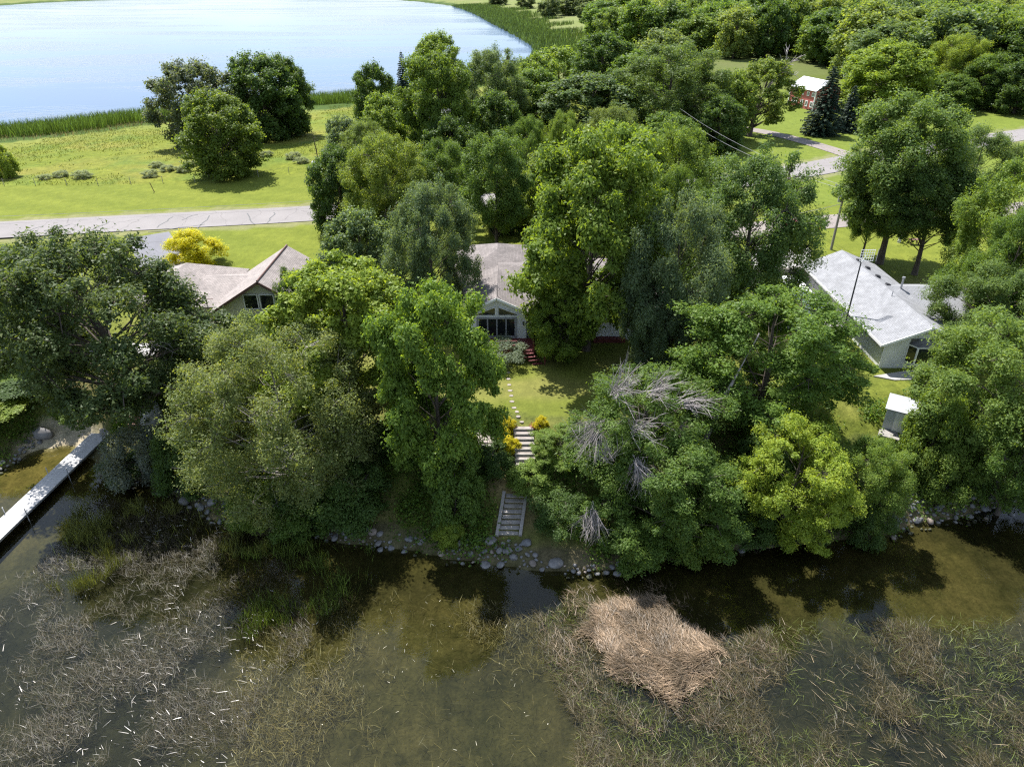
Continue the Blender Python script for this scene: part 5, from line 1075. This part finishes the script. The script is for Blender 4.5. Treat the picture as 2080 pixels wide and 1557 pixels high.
# ------------------------------------------------------------------ undergrowth, reeds
def surface_leaves(name, label, pts, h, size, tint, n_per, seed, spread=.45):
    r = np.random.default_rng(seed); C = np.repeat(pts, n_per, 0).astype(float); C[:, :2] += r.normal(0, spread, (len(C), 2)); z = heights(C[:, :2])
    C3 = np.column_stack([C[:, :2], np.maximum(z, 0.0) + r.uniform(0.02, 1, len(C)) * h * np.repeat(r.uniform(.35, 1, len(pts)), n_per)])
    o = link(name, leaf_mesh(name, C3, r.normal(size=(len(C), 3)) * .5 + [0, 0, .8], size, .6, r, M['leaf'])); o.color = (tint[0] * LEAF_GAIN, tint[1] * LEAF_GAIN, tint[2] * LEAF_GAIN, 1); return tag(o, label, 'undergrowth', kind='stuff')
r = np.random.default_rng(71); c = np.column_stack([r.uniform(-44, 48, 9000), r.uniform(33, 56, 9000)]); d = shore_d(c)
bnk = c[(d > .5) & (d < 9.0) & ~((np.abs(c[:, 0] - .2) < 1.5) & (c[:, 1] > 36)) & ~((c[:, 0] < -33.5) & (c[:, 0] > -40.5)) & (vnoise(c[:, 0], c[:, 1], 2.2, 8) > .36)]
surface_leaves('undergrowth', 'low green undergrowth covering the shaded bank', bnk, .85, .19, G_MD, 34, 72)
surface_leaves('undergrowth', 'lighter leafy ground plants scattered over the bank', bnk[::2], .7, .17, G_LT, 20, 73)
def blades(name, label, base, dirs, length, width, tint, vv=None, cat='reeds', seg=2, bend=.25, seed=0):
    """thin reed leaves: base points, directions (n,3), lengths (n,)"""
    r = np.random.default_rng(seed); n = len(base); dirs = dirs / np.linalg.norm(dirs, axis=1, keepdims=True)
    side = np.cross(dirs, r.normal(size=(n, 3)) * .35 + [0, .35, 1]); side /= np.linalg.norm(side, axis=1, keepdims=True) + 1e-9
    L = length[:, None]; w = np.broadcast_to(np.asarray(width, float), n)[:, None]; k = r.normal(0, bend, (n, 1)) * L
    mid = base + dirs * L * .5 + side * k * .3 + [0, 0, 1] * np.abs(k) * .15; tip = base + dirs * L + side * k; tip[:, 2] = np.maximum(tip[:, 2], base[:, 2] - .02) - np.abs(k[:, 0]) * .05
    V = np.stack([base - side * w / 2, base + side * w / 2, mid + side * w / 2, mid - side * w / 2, tip + side * w * .15, tip - side * w * .15], 1).reshape(-1, 3)
    i0 = np.arange(n) * 6; F = np.vstack([np.column_stack([i0, i0 + 1, i0 + 2, i0 + 3]), np.column_stack([i0 + 3, i0 + 2, i0 + 4, i0 + 5])])
    me = bpy.data.meshes.new(name); quick_mesh(me, V, F); me.materials.append(M['reed']); v = r.uniform(0, 1, n) if vv is None else vv
    at = me.attributes.new('v', 'FLOAT', 'FACE'); at.data.foreach_set('value', np.concatenate([v, v]).astype(np.float32)); o = link(name, me); o.color = (*tint, 1); return tag(o, label, cat, kind='stuff')
def px_scatter(n, poly, seed, z=0.0, dens=None):
    r = np.random.default_rng(seed); A = np.array([G(x, y, z)[:2] for x, y in poly]); lo, hi = A.min(0), A.max(0); out = []
    while sum(map(len, out)) < n:
        c = r.uniform(lo, hi, (n * 2, 2)); c = c[inside(c, A)]; c = c[shore_d(c) < 0.6]
        if dens is not None: c = c[r.uniform(size=len(c)) < dens(c)]
        if len(c) == 0: break
        out.append(c)
    return np.vstack(out)[:n], r
LEFT = [(-250, 1240), (60, 1165), (150, 1080), (200, 1015), (330, 1030), (470, 1050), (540, 1085), (600, 1170), (640, 1300), (560, 1380), (500, 1480), (500, 1700), (-400, 1700)]
patch = lambda s, lo, k, sd: (lambda c: np.clip((vnoise(c[:, 0], c[:, 1], s, sd) * .65 + vnoise(c[:, 0], c[:, 1], s * .3, sd + 1) * .35 - lo) * k, 0.02, 1))
def flat_dirs(r, n, mean, spread, up): a = mean + r.normal(0, spread, n); return np.column_stack([np.cos(a), np.sin(a), r.uniform(-.02, up, n)])
c, r = px_scatter(38000, LEFT, 81, dens=patch(3, .38, 3.2, 21)); n = len(c)
blades('fallen_reeds', 'broken brown reeds lying in the shallow water at left', np.column_stack([c, r.uniform(-.12, .05, n)]), flat_dirs(r, n, 2.7, .8, .35), r.uniform(.2, .8, n), r.uniform(.006, .014, n), (0.060, 0.050, 0.030), seed=1)
c, r = px_scatter(1000, LEFT, 82, dens=patch(5, .4, 3, 21)); n = len(c)
blades('pale_reeds', 'reed stalks on the left shallows, coloured white like sun glints', np.column_stack([c, r.uniform(.005, .05, n)]), flat_dirs(r, n, 2.75, .5, .06), r.uniform(.1, .75, n) ** 1.7, r.uniform(.01, .034, n), (0.42, 0.40, 0.38), bend=.12, seed=2)  # near-white blade colour stands in for sun glints on the floating stalks
TOPL = [(120, 1080), (190, 1010), (330, 1030), (470, 1045), (540, 1085), (545, 1130), (440, 1140), (330, 1120), (250, 1150), (180, 1200), (100, 1200)]
c, r = px_scatter(4200, TOPL, 83, dens=patch(1.4, .5, 6, 31)); n = len(c)
blades('green_reeds', 'fresh green rushes standing in the left shallows', np.column_stack([c, np.full(n, -.1)]), np.column_stack([r.normal(0, .3, n), r.normal(0, .3, n), np.ones(n)]), r.uniform(.5, 1.35, n), .018, (0.13, 0.145, 0.035), seed=3)
MIDG = [(490, 1130), (560, 1100), (760, 1110), (780, 1180), (700, 1230), (560, 1320), (480, 1300)]
c, r = px_scatter(2400, MIDG, 84, dens=patch(1.6, .5, 5, 33)); n = len(c)
blades('green_reeds', 'thin green rushes in the dark water left of centre', np.column_stack([c, np.full(n, -.2)]), np.column_stack([r.normal(0, .22, n), r.normal(0, .22, n), np.ones(n)]), r.uniform(.5, 1.3, n), .02, (0.09, 0.13, 0.022), seed=4)
MAT = [(1130, 1300), (1190, 1215), (1290, 1190), (1370, 1205), (1400, 1260), (1480, 1290), (1525, 1330), (1470, 1385), (1420, 1450), (1340, 1440), (1230, 1390), (1180, 1330)]
MATW = np.array([G(x, y, 0)[:2] for x, y in MAT])
def mat_dens(c): return np.clip((seg_dist(c, np.vstack([MATW, MATW[:1]])) - 1.1 * vnoise(c[:, 0], c[:, 1], .9, 43) - .35 * vnoise(c[:, 0], c[:, 1], .3, 44)) * 1.6, 0, 1) * (.45 + .55 * vnoise(c[:, 0], c[:, 1], 1.1, 45))
c, r = px_scatter(14000, MAT, 85, dens=mat_dens); n = len(c); mean = 2.35 + (vnoise(c[:, 0], c[:, 1], 1.5, 41) - .5) * 2.4; a = mean + r.normal(0, .5, n); mound = np.clip(seg_dist(c, np.vstack([MATW, MATW[:1]])) * .16, 0, .3)
blades('reed_mat', 'thick tan mat of flattened dead reeds right of centre', np.column_stack([c, .01 + mound * (.5 + .8 * vnoise(c[:, 0], c[:, 1], .8, 46)) + r.uniform(-.05, .06, n)]), np.column_stack([np.cos(a), np.sin(a), r.uniform(-.1, .3, n)]), r.uniform(.2, .75, n), r.uniform(.012, .028, n), (0.22, 0.165, 0.115), vv=np.clip(vnoise(c[:, 0], c[:, 1], .8, 47) * .6 + r.uniform(-.1, .6, n), 0, 1), seed=5)
FR = [(1080, 1310), (1150, 1200), (1290, 1175), (1400, 1195), (1440, 1250), (1540, 1285), (1600, 1340), (1520, 1420), (1450, 1510), (1330, 1500), (1200, 1430), (1140, 1360)]
c, r = px_scatter(2600, FR, 98, dens=patch(1.2, .45, 4, 48)); n = len(c)
blades('reed_fringe', 'loose dead reeds thinning out around the tan mat', np.column_stack([c, r.uniform(-.03, .1, n)]), flat_dirs(r, n, 2.4, .7, .25), r.uniform(.2, .8, n), r.uniform(.01, .022, n), (0.15, 0.112, 0.075), seed=55)
RIGHT = [(1090, 1235), (1190, 1215), (1400, 1300), (1500, 1300), (1600, 1265), (1720, 1255), (1850, 1265), (1990, 1250), (2180, 1260), (2400, 1700), (1150, 1700), (1180, 1480), (1100, 1330)]
c, r = px_scatter(40000, RIGHT, 86, dens=patch(3, .40, 3.2, 51)); n = len(c)
blades('fallen_reeds', 'tangled brown green reeds lying over the right shallows', np.column_stack([c, r.uniform(-.14, .08, n)]), flat_dirs(r, n, 2.4, .9, .4), r.uniform(.2, .8, n), r.uniform(.006, .016, n), (0.085, 0.070, 0.036), seed=6)
c, r = px_scatter(9000, RIGHT, 87, dens=patch(4, .35, 3, 53)); n = len(c)
blades('green_reeds', 'green rush blades mixed into the right reed tangle', np.column_stack([c, r.uniform(-.15, .02, n)]), np.column_stack([r.normal(0, .8, n), r.normal(0, .8, n), r.uniform(.15, .9, n)]), r.uniform(.25, .75, n), .016, (0.10, 0.125, 0.03), seed=7)
c, r = px_scatter(1000, RIGHT, 88, dens=patch(5, .4, 3, 55)); n = len(c)
blades('pale_reeds', 'pale straw stalks scattered over the right reed tangle', np.column_stack([c, r.uniform(.02, .1, n)]), flat_dirs(r, n, 2.3, .5, .15), r.uniform(.2, .9, n), .017, (0.24, 0.19, 0.12), bend=.1, seed=8)
CEN = [(480, 1330), (640, 1220), (760, 1190), (1090, 1240), (1110, 1400), (1180, 1700), (480, 1700)]
c, r = px_scatter(9000, CEN, 89, dens=patch(6, .45, 3, 61)); n = len(c)
blades('drowned_reeds', 'sparse drowned weed blades in the open murky water', np.column_stack([c, r.uniform(-.3, -.03, n)]), flat_dirs(r, n, 2.4, .9, .5), r.uniform(.2, .7, n), .016, (0.12, 0.10, 0.04), seed=9)
c, r = px_scatter(130, CEN, 90); n = len(c)
blades('drifting_stalks', 'few pale stalks drifting on the open murky water', np.column_stack([c, r.uniform(.003, .02, n)]), flat_dirs(r, n, 2.3, .9, .03), r.uniform(.04, .45, n) ** 1.6, r.uniform(.01, .028, n), (0.42, 0.4, 0.32), bend=.15, seed=10)
# cattail belt round the far lake
edge = smooth_line(FL[1:13], 2); tot = np.concatenate([[0], np.cumsum(np.hypot(*np.diff(edge, axis=0).T))])
def belt(n, s0, s1, w0, w1, hgt, wid, name, label, tint, seed):
    r = np.random.default_rng(seed); s = r.uniform(s0, s1, n); x, y = np.interp(s, tot, edge[:, 0]), np.interp(s, tot, edge[:, 1]); x2, y2 = np.interp(s + 1, tot, edge[:, 0]), np.interp(s + 1, tot, edge[:, 1])
    nx, ny = (y2 - y), -(x2 - x); l = np.hypot(nx, ny) + 1e-9; u = r.uniform(0, 1, n); wn_ = w0 + (w1 - w0) * vnoise(s, s * 0, 9, 5); off = -2 * vnoise(s, s * 0, 4, 6) + u * wn_
    c = np.column_stack([x + nx / l * off, y + ny / l * off]); z = np.maximum(heights(c), .95)
    return blades(name, label, np.column_stack([c, z - .1]), np.column_stack([r.normal(0, .14, n), r.normal(0, .14, n), np.ones(n)]), hgt * r.uniform(.6, 1.15, n), wid, tint, seed=seed, bend=.12)
i720 = tot[np.argmin(np.hypot(*(edge - FL[5]).T))]; i0 = tot[np.argmin(np.hypot(*(edge - FL[2]).T))]
belt(40000, i0 - 60, i720, 11, 22, 2.5, .09, 'cattails', 'dense green cattail belt along the near lake edge', (0.12, 0.19, 0.04), 91)
belt(30000, i720, tot[-1], 22, 60, 2.6, .28, 'cattails', 'broad green cattail belt round the right end of the lake', (0.11, 0.17, 0.05), 92)
i1 = tot[np.argmin(np.hypot(*(edge - FL[3]).T))]
belt(3000, i0 - 40, i1 + 15, 19, 27, .9, .09, 'dry_reeds', 'pinkish dry reed fringe between cattails and meadow', (0.22, 0.185, 0.12), 93)
# taller meadow grass tufts
r = np.random.default_rng(95); c = np.column_stack([r.uniform(-130, 0, 60000), r.uniform(112, 215, 60000)]); fdd = seg_dist(c, np.vstack([FL, FL[:1]])); fy = np.interp(c[:, 0], FENCE[:, 0], FENCE[:, 1])
c = c[(c[:, 1] > fy) & ~inside(c, FL) & (fdd > 10) & (vnoise(c[:, 0], c[:, 1], 2.2, 77) * .4 + vnoise(c[:, 0], c[:, 1], 14, 78) * .6 > .5)][:22000]; n = len(c)
blades('meadow_grass', 'tall rough grass tufts in the lakeside meadow', np.column_stack([c, heights(c) - .03]), np.column_stack([r.normal(0, .4, n), r.normal(0, .4, n), np.ones(n)]), r.uniform(.12, .34, n), .09, (0.15, 0.18, 0.028), cat='grass', seed=96)
